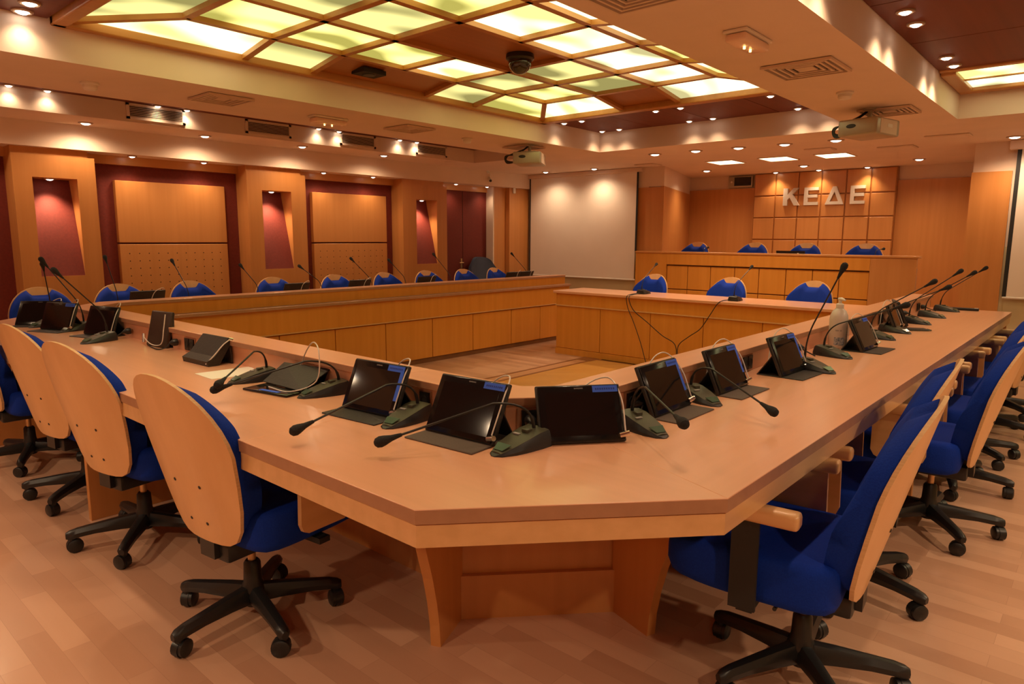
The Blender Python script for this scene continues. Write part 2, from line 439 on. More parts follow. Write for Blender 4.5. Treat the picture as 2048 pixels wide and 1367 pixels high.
# squared panelling behind the letters
kv = [4.19, 3.87, 3.545, 3.228, 2.905, 2.592, 2.285]; kz = [0.40, 0.72, 1.04, 1.356, 1.674, 1.99, 2.315]
m_ = MB()
for i in range(6):
    for j in range(6):
        m_.box(UA-0.10, UA-0.07, kv[i+1]+0.009, kv[i]-0.009, kz[j]+0.009, kz[j+1]-0.009, 0.004, 1)
struct(m_.build('trim_23', M['beech_v']))
struct(MB().box(UA-0.085, UA, kv[-1], kv[0], 0.37, 2.317).build('trim_24', M['infill']))
struct(MB().box(UW+0.02, UA, 1.2, 5.0, 0.0, 0.37).build('trim_25', M['floor_band']))   # the platform

# ------------------------------------------------------------------ ceiling fittings
def lum_cell(P, parent, kind):
    m_ = MB().extr(P, (0, 0, 0.006))
    return m_.build('light_panel' if kind >= 0 else 'wood_panel', M['lum'][kind] if kind >= 0 else M['infill'], parent)
lc = thing('luminous_ceiling', 'large luminous ceiling of yellow backlit panels in a wooden grid over the desks', 'ceiling light', (0, 0, ZT))
GU = [1.86, 2.40, 2.91, 3.44, 3.98, 4.555, 5.10]; GV = [2.43, 2.965, 3.535, 4.09]
OU0, OU1, OV0, OV1 = 1.36, 5.54, 1.93, 4.47
ZI, ZO = 0.075, 0.012
SHADE = {(0, 0): 2, (0, 1): 2, (0, 2): 1, (1, 0): 1, (1, 1): 2, (1, 2): 1, (2, 0): 0, (2, 1): -1, (2, 2): 1, (3, 0): 0, (3, 1): -1, (3, 2): 0, (4, 0): 3, (4, 1): 2, (4, 2): 2, (5, 0): 3, (5, 1): 2, (5, 2): 1}
for i in range(6):
    for j in range(3):
        lum_cell([(GU[i], GV[j], ZI), (GU[i+1], GV[j], ZI), (GU[i+1], GV[j+1], ZI), (GU[i], GV[j+1], ZI)], lc, SHADE[(i, j)])
ou = [OU0]+GU[1:-1]+[OU1]; ov = [OV0]+GV[1:-1]+[OV1]
for i in range(6):
    lum_cell([(GU[i], GV[3], ZI), (GU[i+1], GV[3], ZI), (ou[i+1], OV1, ZO), (ou[i], OV1, ZO)], lc, (0, 2, -1, -1, 2, 1)[i])
    lum_cell([(ou[i], OV0, ZO), (ou[i+1], OV0, ZO), (GU[i+1], GV[0], ZI), (GU[i], GV[0], ZI)], lc, (1, 3, 0, 3, 1, 0)[i])
for j in range(3):
    lum_cell([(GU[6], GV[j], ZI), (OU1, ov[j], ZO), (OU1, ov[j+1], ZO), (GU[6], GV[j+1], ZI)], lc, (3, -1, 0)[j])
    lum_cell([(OU0, ov[j], ZO), (GU[0], GV[j], ZI), (GU[0], GV[j+1], ZI), (OU0, ov[j+1], ZO)], lc, (1, 2, 2)[j])
fr = MB()
def bar(p, q, wd=0.045, dz=0.03):
    p, q = Vector(p), Vector(q); d = (q-p); n = Vector((-d.y, d.x, 0)).normalized()*wd/2
    fr.extr([p-n-Vector((0, 0, dz)), q-n-Vector((0, 0, dz)), q+n-Vector((0, 0, dz)), p+n-Vector((0, 0, dz))], (0, 0, dz+0.004))
for k, u in enumerate(GU):
    if k == 3:
        bar((u, GV[0], ZI), (u, GV[1], ZI)); bar((u, GV[2], ZI), (u, GV[3], ZI))
    else: bar((u, GV[0], ZI), (u, GV[3], ZI))
for v in GV: bar((GU[0], v, ZI), (GU[6], v, ZI))
for k in range(1, 6):
    if k != 3: bar((GU[k], GV[3], ZI), (ou[k], OV1, ZO))
    bar((GU[k], GV[0], ZI), (ou[k], OV0, ZO))
for k in range(1, 3):
    bar((GU[6], GV[k], ZI), (OU1, ov[k], ZO)); bar((GU[0], GV[k], ZI), (OU0, ov[k], ZO))
for a, b_ in (((GU[0], GV[3]), (OU0, OV1)), ((GU[6], GV[3]), (OU1, OV1)), ((GU[0], GV[0]), (OU0, OV0)), ((GU[6], GV[0]), (OU1, OV0))):
    bar((*a, ZI), (*b_, ZO))
fr.box(OU0-0.055, OU1+0.075, OV1-0.02, VB-0.002, -0.035, 0.02, 0.008, 2)
fr.box(OU0-0.055, OU1+0.075, VBR+0.002, OV0+0.02, -0.035, 0.02, 0.008, 2)
fr.box(OU0-0.055, OU0+0.02, VBR+0.01, VB-0.01, -0.035, 0.02, 0.008, 2)
fr.box(OU1-0.02, OU1+0.075, VBR+0.01, VB-0.01, -0.035, 0.02, 0.008, 2)
fr.build('grid_frame', M['frame'], lc)

lr = thing('luminous_ceiling', 'narrow luminous ceiling strip of cream panels at the right beyond the wide beam', 'ceiling light', (0, 0, ZT))
for k, (a, b_) in enumerate(((5.79, 6.14), (6.17, 6.50))):
    lum_cell([(a, V0R+0.1, 0.0), (b_, V0R+0.1, 0.0), (b_, VR-0.10, 0.0), (a, VR-0.10, 0.0)], lr, (0, 3)[k])
fr = MB()
fr.box(5.73, 5.79, V0R, VR-0.005, -0.012, 0.06, 0.006, 2); fr.box(6.14, 6.17, V0R, VR-0.10, -0.008, 0.03); fr.box(6.50, 6.60, V0R, VR-0.005, -0.03, 0.06, 0.008, 2)
fr.box(5.79, 6.50, VR-0.10, VR-0.005, -0.03, 0.06, 0.008, 2)
fr.build('strip_frame', M['frame'], lr)

# recessed downlights: ring, lamp face and the lamp's own light
_dl = {}
def downlight(x, y, z, r, label, group, power=1.0, angle=100, blend=0.6):
    t = thing('downlight', label, 'downlight', (x, y, z), 0, group)
    key = round(r, 3)
    if key not in _dl:
        a = MB().lathe([(r*0.80, -0.001), (r*0.84, -0.010), (r*1.05, -0.012), (r*1.25, -0.008), (r*1.28, -0.0005), (r*0.80, -0.0005)], 20).build('trim_ring', M['ring'], t, True)
        b_ = MB().lathe([(0, -0.020), (r*0.45, -0.018), (r*0.72, -0.011), (r*0.80, -0.001)], 20).build('lamp_face', M['lamp'], t)
        _dl[key] = (a.data, b_.data)
    else:
        for nm, me in zip(('trim_ring', 'lamp_face'), _dl[key]):
            o = bpy.data.objects.new(nm, me); COL.objects.link(o); o.parent = t
    ld = bpy.data.lights.new('halogen_beam', 'SPOT')
    ld.energy = SPOT_W*power; ld.color = SPOT_COL; ld.spot_size = D(angle); ld.spot_blend = blend; ld.shadow_soft_size = r*0.8
    lo = bpy.data.objects.new('halogen_beam', ld); COL.objects.link(lo); lo.parent = t; lo.location = (0, 0, -0.04)
    return t
for k, (x, y) in enumerate([(2.16, 6.76), (3.17, 6.72), (4.20, 6.68), (5.26, 6.64), (1.12, 6.76), (0.1, 6.76)]):
    downlight(x, y, ZC, 0.045, 'downlight in the plaster strip above the wall columns, %s' % ('second from the left edge', 'third along', 'fourth along', 'fifth along, nearest the screen', 'first, at the left edge', 'beyond the left edge')[k] if k else 'leftmost visible downlight in the plaster strip above the wall columns', 'downlights above the wall columns', 0.45, 168, 0.7)
SP = [1.54, 1.79, 2.61, 2.86, 4.21, 4.46, 5.29, 5.545]
for k, x in enumerate(SP):
    downlight(x, 6.375, 2.48, 0.028, 'small spot in the narrow ceiling slot over the grilles, %s from the left' % ORD[k], 'spots in the ceiling slot', 0.08, 140, 1.0)
for k, (x, y) in enumerate([(5.81, 4.40), (5.81, 4.18), (6.50, 4.40), (6.50, 4.18), (5.80, 3.34), (5.80, 3.09), (6.50, 3.36), (6.50, 3.11), (5.80, 2.28), (5.80, 2.04), (6.50, 2.30), (6.50, 2.06)]):
    side = 'against the luminous panels' if x < 6 else 'against the far beam'
    downlight(x, y, ZT, 0.032, 'small spot in the far mahogany strip %s, %s from the left' % (side, ORD[[0, 1, 0, 1, 2, 3, 2, 3, 4, 5, 4, 5][k]]), 'spots in the far mahogany strip', 0.22, 110, 1.0)
for k, (x, y) in enumerate([(1.156, 4.27), (1.168, 4.45), (1.15, 3.3), (1.15, 3.05), (1.15, 2.3), (1.15, 2.05)]):
    downlight(x, y, ZT, 0.04, ('lower of the two spots in the mahogany corner at upper left', 'upper spot in the mahogany corner at upper left')[1-k] if k < 2 else 'spot in the near mahogany strip above the corner desk, %s from the left beam' % ORD[k], 'spots in the near mahogany strip', 0.15 if k < 2 else 0.5, 130, 1.0)
for k, (x, y) in enumerate([(5.60, 0.965), (5.33, 0.965), (4.42, 0.96), (4.15, 0.955), (3.2, 0.955), (2.95, 0.955), (2.0, 0.955), (1.75, 0.955)]):
    downlight(x, y, ZT, 0.036, 'spot in the right mahogany ceiling along the wide beam, %s from the far end' % ORD[k], 'spots in the right mahogany ceiling', 0.4, 120, 1.0)
for k, (x, y) in enumerate([(7.16, 4.113), (7.16, 3.609), (7.2, 3.139), (7.23, 2.667), (7.25, 2.18)]):
    downlight(x, y, ZC, 0.06, 'big round downlight in the row over the guest desk, %s from the left' % ORD[k], 'downlight row before the platform', 0.75, 140, 1.0)
for k, (x, y, l) in enumerate([(9.33, 4.52, 'round downlight over the left end of the platform'), (9.48, 3.23, 'round downlight over the middle of the platform'), (9.55, 1.91, 'round downlight over the right end of the platform'),
                          (8.05, 0.84, 'round downlight at the right edge above the right screen'), (8.05, 6.42, 'small downlight before the left end of the large screen'), (8.1, 5.6, 'small downlight before the right half of the large screen')]):
    downlight(x, y, ZC, 0.055 if k < 4 else 0.045, l, 'downlights in the far ceiling', 1.0 if k < 4 else 0.6, 150, 1.0)
for k, y in enumerate((3.849, 3.25, 2.63)):
    downlight(10.15, y, ZC, 0.04, 'small spot washing the squared panelling, %s' % ('left one above the K', 'middle one', 'right one')[k], 'spots over the squared panelling', 0.45, 110, 1.0)
for k, (x, l) in enumerate([(2.632, 'left spot over the first red bay'), (3.312, 'right spot over the first red bay'), (4.72, 'left spot over the second red bay'), (5.433, 'right spot over the second red bay'), (6.867, 'left spot over the red door'), (7.50, 'right spot over the red door')]):
    downlight(x, 7.08, 2.11, 0.032, l, 'spots over the red bays', 0.22 if k < 4 else 0.15, 125, 1.0)
for k, (a, b_, n0, n1) in enumerate(cols):
    downlight((n0+n1)/2-0.02, 7.11, 1.86, 0.036, 'spot in the head of the %s lit niche from the left' % ORD[k], 'spots in the wall niches', 0.75, 100, 1.0)
# unseen downlights added behind the camera as strong fill for the near side
for k, (x, y) in enumerate([(-1.2, 1.45), (-1.2, 3.4), (-1.2, 5.0), (0.6, -1.4), (2.8, -1.4), (-1.5, -1.4), (4.8, -1.4)]):
    downlight(x, y, ZC if y in (1.45, 5.0) else ZT, 0.075, 'added unseen fill downlight behind the viewer, %s' % ORD[k], 'added fill downlights behind the viewer', 4.6, 150, 1.0)
for k, (x, y) in enumerate([(8.45, 3.84), (8.48, 3.19), (8.53, 2.56)]):
    lp = thing('light_panel', 'square flat light panel over the platform desk, %s' % ('left one', 'middle one', 'right one')[k], 'ceiling light', (x, y, ZC), 0, 'square light panels over the platform')
    MB().box(-0.2, 0.2, -0.165, 0.165, -0.006, -0.001).build('diffuser', M['lightpanel'], lp)
    f_ = MB()
    for q in ((-0.215, -0.2, -0.18, 0.18), (0.2, 0.215, -0.18, 0.18), (-0.2, 0.2, -0.18, -0.165), (-0.2, 0.2, 0.165, 0.18)): f_.box(*q, -0.009, -0.0005)
    f_.build('panel_frame', M['plaster'], lp)

def diffuser(x, y, s, label):
    t = thing('air_diffuser', label, 'air vent', (x, y, ZC), 0, 'square ceiling air diffusers')
    MB().box(-s, s, -s, s, -0.004, -0.0005).build('dark_throat', M['grille_dark'], t)
    for k in range(5):
        a = s*(1.08-0.2*k); b_ = a-s*0.085
        f_ = MB(); zz = -0.014+0.002*k
        f_.box(-a, a, -a, -b_, zz-0.004, -0.004); f_.box(-a, a, b_, a, zz-0.004, -0.004); f_.box(-a, -b_, -b_, b_, zz-0.004, -0.004); f_.box(b_, a, -b_, b_, zz-0.004, -0.004)
        if k == 4: f_.box(-b_, b_, -b_, b_, zz-0.004, -0.004)
        f_.build('louvre', M['vent'], t)
diffuser(4.13, 1.43, 0.175, 'square louvred air diffuser in the wide right beam beside the emergency lamp')
diffuser(5.86, 1.40, 0.165, 'square air diffuser in the right beam just behind the projector')
diffuser(2.41, 4.83, 0.15, 'square air diffuser in the left ceiling strip nearest the smoke detector')
diffuser(4.12, 4.83, 0.15, 'square air diffuser in the middle of the left ceiling strip')
diffuser(5.72, 4.86, 0.15, 'square air diffuser above the left projector')
diffuser(2.47, 1.55, 0.14, 'air diffuser cut by the upper edge of the picture, on the right beam')
def flat_vent(x, y, a, b_, label):
    t = thing('ceiling_hatch', label, 'air vent', (x, y, ZC), 0, 'plain plates in the far ceiling')
    MB().box(-a, a, -b_, b_, -0.012, -0.0005, 0.004, 1).build('plate', M['vent'], t)
    MB().box(-a*0.9, a*0.9, -b_*0.9, b_*0.9, -0.015, -0.012).build('grid_face', M['plaster'], t)
flat_vent(7.87, 2.52, 0.10, 0.14, 'plain ceiling plate between the downlight row and the light panels')
flat_vent(8.2, 1.85, 0.13, 0.17, 'plain ceiling plate right of the square light panels')
flat_vent(7.6, 1.3, 0.10, 0.18, 'plain ceiling plate near the right downlight')
flat_vent(8.1, 4.75, 0.12, 0.14, 'plain ceiling plate left of the square light panels')
for k, (a, b_) in enumerate([(2.39, 2.83), (3.45, 3.885), (4.52, 4.945), (5.59, 6.04)]):
    g = thing('wall_grille', 'dark slatted air grille on the white band, %s' % ('left one, nearest', 'second from left', 'third from left', 'right one, farthest')[k], 'air vent', (0, 6.42, 0), 0, 'slatted grilles above the columns')
    MB().box(a, b_, -0.004, -0.0005, 2.365, 2.458).build('dark_throat', M['grille_dark'], g)
    f_ = MB()
    for q in ((a-0.025, b_+0.025, 2.345, 2.365), (a-0.025, b_+0.025, 2.458, 2.475)): f_.box(q[0], q[1], -0.012, -0.0005, q[2], q[3])
    f_.box(a-0.025, a, -0.012, -0.0005, 2.345, 2.475); f_.box(b_, b_+0.025, -0.012, -0.0005, 2.345, 2.475)
    f_.build('grille_frame', M['plaster'], g)
    f_ = MB()
    for q in range(7): f_.box(a, b_, -0.011, -0.004, 2.3695+q*0.0135, 2.3735+q*0.0135)
    f_.build('slats', M['vent'], g)
for (x, y, l) in [(1.636, 4.99, 'white smoke detector at the left end of the left ceiling strip'), (4.962, 1.458, 'white smoke detector on the right beam between air diffuser and projector'), (4.885, 4.878, 'white smoke detector on the left strip near the left projector')]:
    t = thing('smoke_detector', l, 'smoke detector', (x, y, ZC), 0, 'ceiling smoke detectors')
    MB().lathe([(0.052, -0.0005), (0.054, -0.012), (0.046, -0.016)], 24).build('base', M['white'], t, True)
    MB().lathe([(0.040, -0.016), (0.042, -0.034), (0.034, -0.046), (0.012, -0.050), (0, -0.050)], 24).build('sensor_head', M['white'], t, True)
for (x, y, l) in [(3.32, 1.43, 'clear covered emergency lamp on the wide right beam'), (3.34, 4.92, 'clear covered emergency lamp on the left ceiling strip')]:
    t = thing('emergency_lamp', l, 'emergency lamp', (x, y, ZC), 0.0, 'emergency lamps')
    MB().box(-0.155, 0.155, -0.06, 0.06, -0.016, -0.0005, 0.006).build('base_plate', M['white'], t)
    MB().box(-0.145, 0.145, -0.052, 0.052, -0.055, -0.016, 0.014, 3).build('cover', M['clear'], t, True)
    for s in (-1, 1): MB().lathe([(0, -0.008), (0.006, -0.006), (0.006, 0.006), (0, 0.008)], 10, Matrix.Translation((s*0.035, 0, -0.062))).build('lamp', M['glow'], t, True)
t = thing('ceiling_speaker', 'small round flush ceiling speaker before the left screen', 'speaker', (6.25, 6.55, ZC))
MB().lathe([(0, -0.006), (0.055, -0.006), (0.075, -0.003), (0.075, -0.0005)], 20).build('cover', M['vent'], t, True)
t = thing('dome_camera', 'smoked black dome camera hanging from the brown ceiling panel', 'camera', (3.74, 3.22, ZT+ZI))
MB().lathe([(0.0, -0.001), (0.095, -0.001), (0.098, -0.03), (0.085, -0.042), (0, -0.042)], 28).build('mount', M['black'], t, True)
MB().lathe([(0.078, -0.042)]+[(0.078*math.cos(a*PI/16), -0.055-0.075*math.sin(a*PI/16)) for a in range(0, 8)]+[(0, -0.13)], 28).build('dome', M['glass_dome'], t, True)
t = thing('ceiling_cassette', 'dark open ceiling vent set in the left brown panel of the grid', 'air vent', (3.27, 4.28, ZT+0.025))
MB().box(-0.10, 0.10, -0.075, 0.075, -0.012, 0.02).build('housing', M['grille_dark'], t)
MB().lathe([(0.0, -0.018), (0.045, -0.018), (0.05, -0.012)], 16).build('nozzle', M['black'], t, True)

def projector(loc, rz, label, cableside):
    t = thing('projector', label, 'projector', loc, rz, 'ceiling projectors')
    # local: front (lens) +X, hung from the ceiling at z = 0
    MB().tube([(0, 0, 0), (0, 0, -0.07)], 0.016, 10).build('pole', M['silver'], t, True)
    MB().lathe([(0.05, -0.0005), (0.05, -0.012), (0.02, -0.016)], 16).build('ceiling_flange', M['silver'], t, True)
    MB().box(-0.075, 0.075, -0.075, 0.075, -0.082, -0.07).build('bracket', M['silver'], t)
    b_ = MB().box(-0.17, 0.17, -0.145, 0.145, -0.205, -0.085, 0.016, 3).build('body', M['silver'], t, True)
    MB().lathe([(0, 0.003), (0.035, 0.002), (0.037, 0)], 16, Matrix.Translation((-0.17, 0.045, -0.135)) @ Matrix.Rotation(-PI/2, 4, 'Y') @ Matrix.Diagonal((0.42, 1, 1, 1))).build('badge', M['black'], t, True)
    MB().box(-0.12, 0.12, -0.1475, -0.143, -0.195, -0.095).build('lamp_cover', M['vent'], t)
    MB().box(-0.02, 0.05, -0.149, -0.147, -0.15, -0.125).build('type_plate', M['white'], t)
    MB().lathe([(0.045, 0.0), (0.045, 0.035), (0.035, 0.035), (0.03, 0.02), (0, 0.02)], 20, axis_matrix((0.165, -0.06, -0.145), (1, 0, 0))).build('lens', M['black'], t, True)
    for k in range(3):
        o = 0.012*k
        MB().tube(smooth_path([(0.0+o, 0.01, -0.005), (-0.03, 0.06+o, -0.05-o), (-0.02, 0.14, -0.075-o), (-0.04, 0.225+o, -0.115), (-0.04, 0.235, -0.160-o), (-0.04, 0.14, -0.178)]), 0.006, 6).build('cable', M['cable_b'], t, True)
    return t
projector((5.647, 4.72, ZC), 0.50, 'silver projector hanging at the left before the large screen', 1)
projector((5.70, 1.49, ZC), -0.22, 'silver projector hanging from the wide right beam', 1)
t = thing('security_camera', 'small white bullet camera on the soffit near the large screen', 'camera', (7.40, 6.93, 2.22))
MB().tube(smooth_path([(0, 0.04, 0.085), (0.0, 0.0, 0.06), (0, -0.01, 0.03), (0, 0, 0)]), 0.006, 8).build('arm', M['white'], t, True)
MB().lathe([(0, -0.05), (0.024, -0.05), (0.026, -0.04), (0.026, 0.06), (0.0, 0.065)], 16, axis_matrix((0, 0, -0.03), (0.5, 0.75, 0.35))).build('barrel', M['white'], t, True)
MB().lathe([(0, -0.054), (0.019, -0.054), (0.02, -0.048)], 16, axis_matrix((0, 0, -0.03), (0.5, 0.75, 0.35))).build('lens', M['black'], t, True)
MB().lathe([(0.03, 0), (0.03, 0.01), (0, 0.012)], 16, axis_matrix((0, 0.04, 0.085), (0, -1, 0))).build('wall_plate', M['white'], t, True)
t = tag(MB().box(8.0, 8.055, 7.0, 7.02, 2.03, 2.115, 0.004).build('wall_box', M['white']), 'small white box on the wooden corner left of the large screen', 'sensor')

# ------------------------------------------------------------------ projection screens, letters, wall clock-like display
t = thing('projection_screen', 'large white roll-down projection screen on the far wall', 'projection screen', (UW-0.05, 6.0, 0), 0, 'projection screens')
MB().box(-0.004, 0.0, -0.94, 0.945, 0.80, 2.27).build('canvas', M['scr_white'], t)
MB().box(-0.006, 0.002, -0.965, -0.94, 1.19, 2.27).box(-0.006, 0.002, 0.945, 0.965, 0.80, 2.27).build('black_border', M['blackm'], t)
MB().tube([(0, -0.96, 0.79), (0, 0.96, 0.79)], 0.012, 10).build('weight_bar', M['white'], t, True)
MB().box(-0.045, 0.045, -1.0, 1.0, 2.26, 2.318, 0.01).build('housing', M['plaster'], t, True)
t = thing('projection_screen', 'white projection screen at the right edge behind the right desk', 'projection screen', (UW-0.05, 0.0, 0), 0, 'projection screens')
MB().box(-0.004, 0.0, -1.2, 0.80, 0.81, 2.24).build('canvas', M['scr_white'], t)
MB().box(-0.006, 0.002, 0.80, 0.835, 0.81, 2.24).build('black_border', M['blackm'], t)
MB().tube([(0, -1.2, 0.80), (0, 0.83, 0.80)], 0.012, 10).build('weight_bar', M['white'], t, True)
MB().box(-0.045, 0.045, -1.2, 0.9, 2.23, 2.318, 0.01).build('housing', M['plaster'], t, True)

XL = UA-0.13
def letter(polys, yl, wd, label):
    """polys in a unit box, y to the viewer's right = -V"""
    h = 0.245; m_ = MB()
    for P in polys: m_.extr([(XL, yl-p[0]*wd, 1.843+p[1]*h) for p in P], (0.03, 0, 0))
    b = m_.build('letter', M['alu']); tag(b, label, 'letter', 'metal letters on the panelling'); return b
Epoly = [[(0, 0), (1, 0), (1, 0.17), (0.26, 0.17), (0.26, 0.42), (0.93, 0.42), (0.93, 0.59), (0.26, 0.59), (0.26, 0.83), (1, 0.83), (1, 1), (0, 1)]]
Kpoly = [[(0, 0), (0.27, 0), (0.27, 0.32), (0.40, 0.46), (0.70, 0), (1.03, 0), (0.585, 0.64), (0.97, 1), (0.64, 1), (0.27, 0.63), (0.27, 1), (0, 1)]]
Dpoly = [[(0, 0), (0.5, 0), (0.5, 0.17), (0.27, 0.17), (0.5, 0.72), (0.5, 1), (0.40, 1)], [(1, 0), (0.60, 1), (0.5, 1), (0.5, 0.72), (0.73, 0.17), (0.5, 0.17), (0.5, 0)]]
letter(Kpoly, 3.745, 0.225, 'silver metal letter K, first on the squared wooden panelling')
letter(Epoly, 3.452, 0.195, 'silver metal letter E between K and the triangle shaped letter')
letter(Dpoly, 3.165, 0.24, 'silver metal triangle shaped Greek letter delta')
letter(Epoly, 2.838, 0.185, 'silver metal letter E at the right end of the word')
t = thing('display_box', 'small silver box with dark display on the white band left of the panelling', 'display', (UA-0.005, 4.43, 2.22))
MB().box(-0.06, 0, -0.19, 0.19, -0.085, 0.085, 0.012, 2).build('housing', M['silver'], t, True)
MB().box(-0.064, -0.058, -0.17, 0.09, -0.06, 0.065).build('dark_window', M['screen'], t)
MB().lathe([(0, 0.005), (0.014, 0.004), (0.016, 0)], 14, axis_matrix((-0.06, 0.135, 0.0), (-1, 0, 0))).build('knob', M['white'], t, True)

# ------------------------------------------------------------------ desks
OUT = [(7.55, 6.42), (1.60, 6.42), (0.976, 5.80), (0.976, 1.95), (0.976, 1.149), (1.525, 0.645), (7.30, 0.645)]
def offs(d):
    out = []
    n = len(OUT)
    def nrm(a, b_):
        v = Vector((b_[0]-a[0], b_[1]-a[1])).normalized(); return Vector((-v.y, v.x))      # inward = left of travel
    for i, p in enumerate(OUT):
        n0 = nrm(OUT[i-1], p) if i else None; n1 = nrm(p, OUT[i+1]) if i < n-1 else None
        if n0 is None: q = n1*d
        elif n1 is None: q = n0*d
        else:
            h = (n0+n1).normalized(); q = h*(d/h.dot(n1))
        out.append((p[0]+q.x, p[1]+q.y))
    return out
def band(idx, d0, d1):
    a, b_ = offs(d0), offs(d1)
    return [a[i] for i in idx]+[b_[i] for i in reversed(idx)]
def desk(name, label, idx, tm, md=0.785):
    c0 = OUT[idx[0]]
    t = thing(name, label, 'desk', (0, 0, 0), 0, 'desks of the conference ring')
    wt = MB().prism(band(idx, 0.0, 0.66), 0.714, 0.75, 0.002).build('worktop', [tm, M['edge']], t)
    for p in wt.data.polygons:
        if abs(p.normal.z) < 0.3: p.material_index = 1
    MB().prism(band(idx, 0.009, 0.03), 0.709, 0.7145).build('painted_shadow_line', M['dark_under'], t)  # dark strip painting in the shadow line between worktop edge and fascia
    MB().prism(band(idx, 0.005, 0.045), 0.655, 0.710, 0.001).build('fascia', M['pale'], t)
    MB().prism(band(idx, 0.615, 0.64), 0.75, 0.840).build('riser', tm, t)
    lg_ = MB().prism(band(idx, 0.598, 0.765), 0.840, 0.866, 0.003).build('ledge', [tm, M['edge']], t)
    for p in lg_.data.polygons:
        if abs(p.normal.z) < 0.3: p.material_index = 1
    MB().prism(band(idx, 0.735, 0.757), 0.735, 0.840).build('inner_riser', M['panel_v'], t)
    MB().prism(band(idx, 0.735, 0.865), 0.722, 0.748, 0.005).build('lip', M['edge'], t)
    MB().prism(band(idx, md, 0.835+max(0, md-0.785)), 0.50, 0.722).build('front_band', M['panel_v'], t)
    MB().prism(band(idx, 0.785, 0.845), 0.492, 0.502).build('bead', M['pale'], t)
    MB().prism(band(idx, md, md+0.015), 0.0, 0.50).build('modesty_board', M['beech_v'], t)
    MB().prism(band(idx, md+0.005, md+0.023), 0.0, 0.06).build('kick_board', M['dark_under'], t)
    return t, c0
def front_panels(t, xs, y, sgn, axis='x'):
    for a, b_ in zip(xs, xs[1:]):
        if axis == 'x': MB().box(a+0.004, b_-0.004, min(y, y+sgn*0.022), max(y, y+sgn*0.022), 0.055, 0.482, 0.003, 1).build('front_panel', M['panel_v'], t)
        else: MB().box(min(y, y+sgn*0.022), max(y, y+sgn*0.022), a+0.004, b_-0.004, 0.055, 0.482, 0.003, 1).build('front_panel', M['panel_v'], t)
def add_leg(t, back, d):
    """leg board: short foot, front edge sweeping outwards to the top; back = inner floor point, d = outward direction"""
    d = Vector((d[0], d[1], 0)).normalized(); n = Vector((-d.y, d.x, 0))*0.018; P = Vector((back[0], back[1], 0))
    prof = [(0.195, 0), (0.202, 0.08), (0.22, 0.17), (0.25, 0.27), (0.30, 0.40), (0.36, 0.50), (0.44, 0.59), (0.56, 0.655), (0.56, 0.713)]
    poly = [P-n]+[P+d*a-n+Vector((0, 0, z)) for a, z in prof]+[P-n+Vector((0, 0, 0.713))]
    MB().extr(poly, n*2).build('leg', M['beech_v'], t)
def socket_pair(t, x, y, ang, n=2):
    """black power modules set in the riser; ang = direction the riser face looks"""
    R = Matrix.Translation((x, y, 0.793)) @ Matrix.Rotation(ang, 4, 'Z')
    MB().box(0.0, 0.003, -0.033*n, 0.033*n, -0.036, 0.036, 0, 1, R).build('socket_plate', M['edge'], t)
    for k in range(n):
        yy = (k-(n-1)/2)*0.056
        m_ = MB().box(0.003, 0.010, yy-0.024, yy+0.024, -0.031, 0.031, 0, 1, R)
        s = m_.build('socket', M['black'], t)
        MB().lathe([(0.019, 0.0), (0.019, 0.0015), (0.016, 0.0015), (0.015, -0.004), (0, -0.004)], 14, R @ axis_matrix((0.0105, yy, 0), (1, 0, 0))).build('socket_well', M['blackm'], s, True)
td, _ = desk('conference_desk', 'far left conference desk in front of the wall columns', [0, 1], M['top_x'])
front_panels(td, [2.0, 2.60, 3.21, 3.80, 4.41, 5.055, 5.69, 6.37, 6.94, 7.52], 6.42-0.80, -1)
tc2, _ = desk('corner_desk', 'left far corner piece of the desk ring', [1, 2], M['top_y'])
tl, _ = desk('conference_desk', 'left near conference desk lined with tablets, beside the three wooden chair backs', [2, 3], M['top_y'])
tn, _ = desk('corner_desk', 'near corner piece of the desk ring with chamfered front edge', [3, 4, 5], M['top_y'], 0.86)
tr, _ = desk('conference_desk', 'long right conference desk running towards the right wall', [5, 6], M['top_x'], 0.86)
for v in (5.35, 4.72, 4.09, 3.46, 2.83): pass
add_leg(tn, (1.620, 1.675), (-0.92, -0.39))
add_leg(tn, (2.045, 1.275), (-0.31, -0.95))
for v in (3.62, 5.4): MB().box(1.03, 1.745, v-0.016, v+0.016, 0.0, 0.713, 0.002, 1).build('leg', M['beech_v'], tl)
for u in (2.55, 4.05, 5.5): MB().box(u-0.016, u+0.016, 0.70, 1.412, 0.0, 0.713, 0.002, 1).build('leg', M['beech_v'], tr)
for u in (2.2, 4.1, 6.0): MB().box(u-0.016, u+0.016, 5.66, 6.36, 0.0, 0.713, 0.002, 1).build('leg', M['beech_v'], td)
for v in (4.78, 3.68, 2.52): socket_pair(tl, 0.976+0.614, v, PI)
socket_pair(tn, 0.976+0.614, 1.80, PI, 1)
socket_pair(tn, 1.66, 1.345, D(227.5), 2)
for u in (2.10, 3.10, 4.55, 5.5, 6.75): socket_pair(tr, u, 0.645+0.614, -PI/2)
MB().box(7.285, 7.30, 1.26, 1.42, 0.72, 0.866).build('end_board', M['beech_v'], tr)
MB().box(7.26, 7.298, 0.67, 1.42, 0.0, 0.71).build('end_panel', M['beech_v'], tr)
MB().box(7.50, 7.55, 5.60, 6.40, 0.0, 0.71).build('end_panel', M['beech_v'], td)
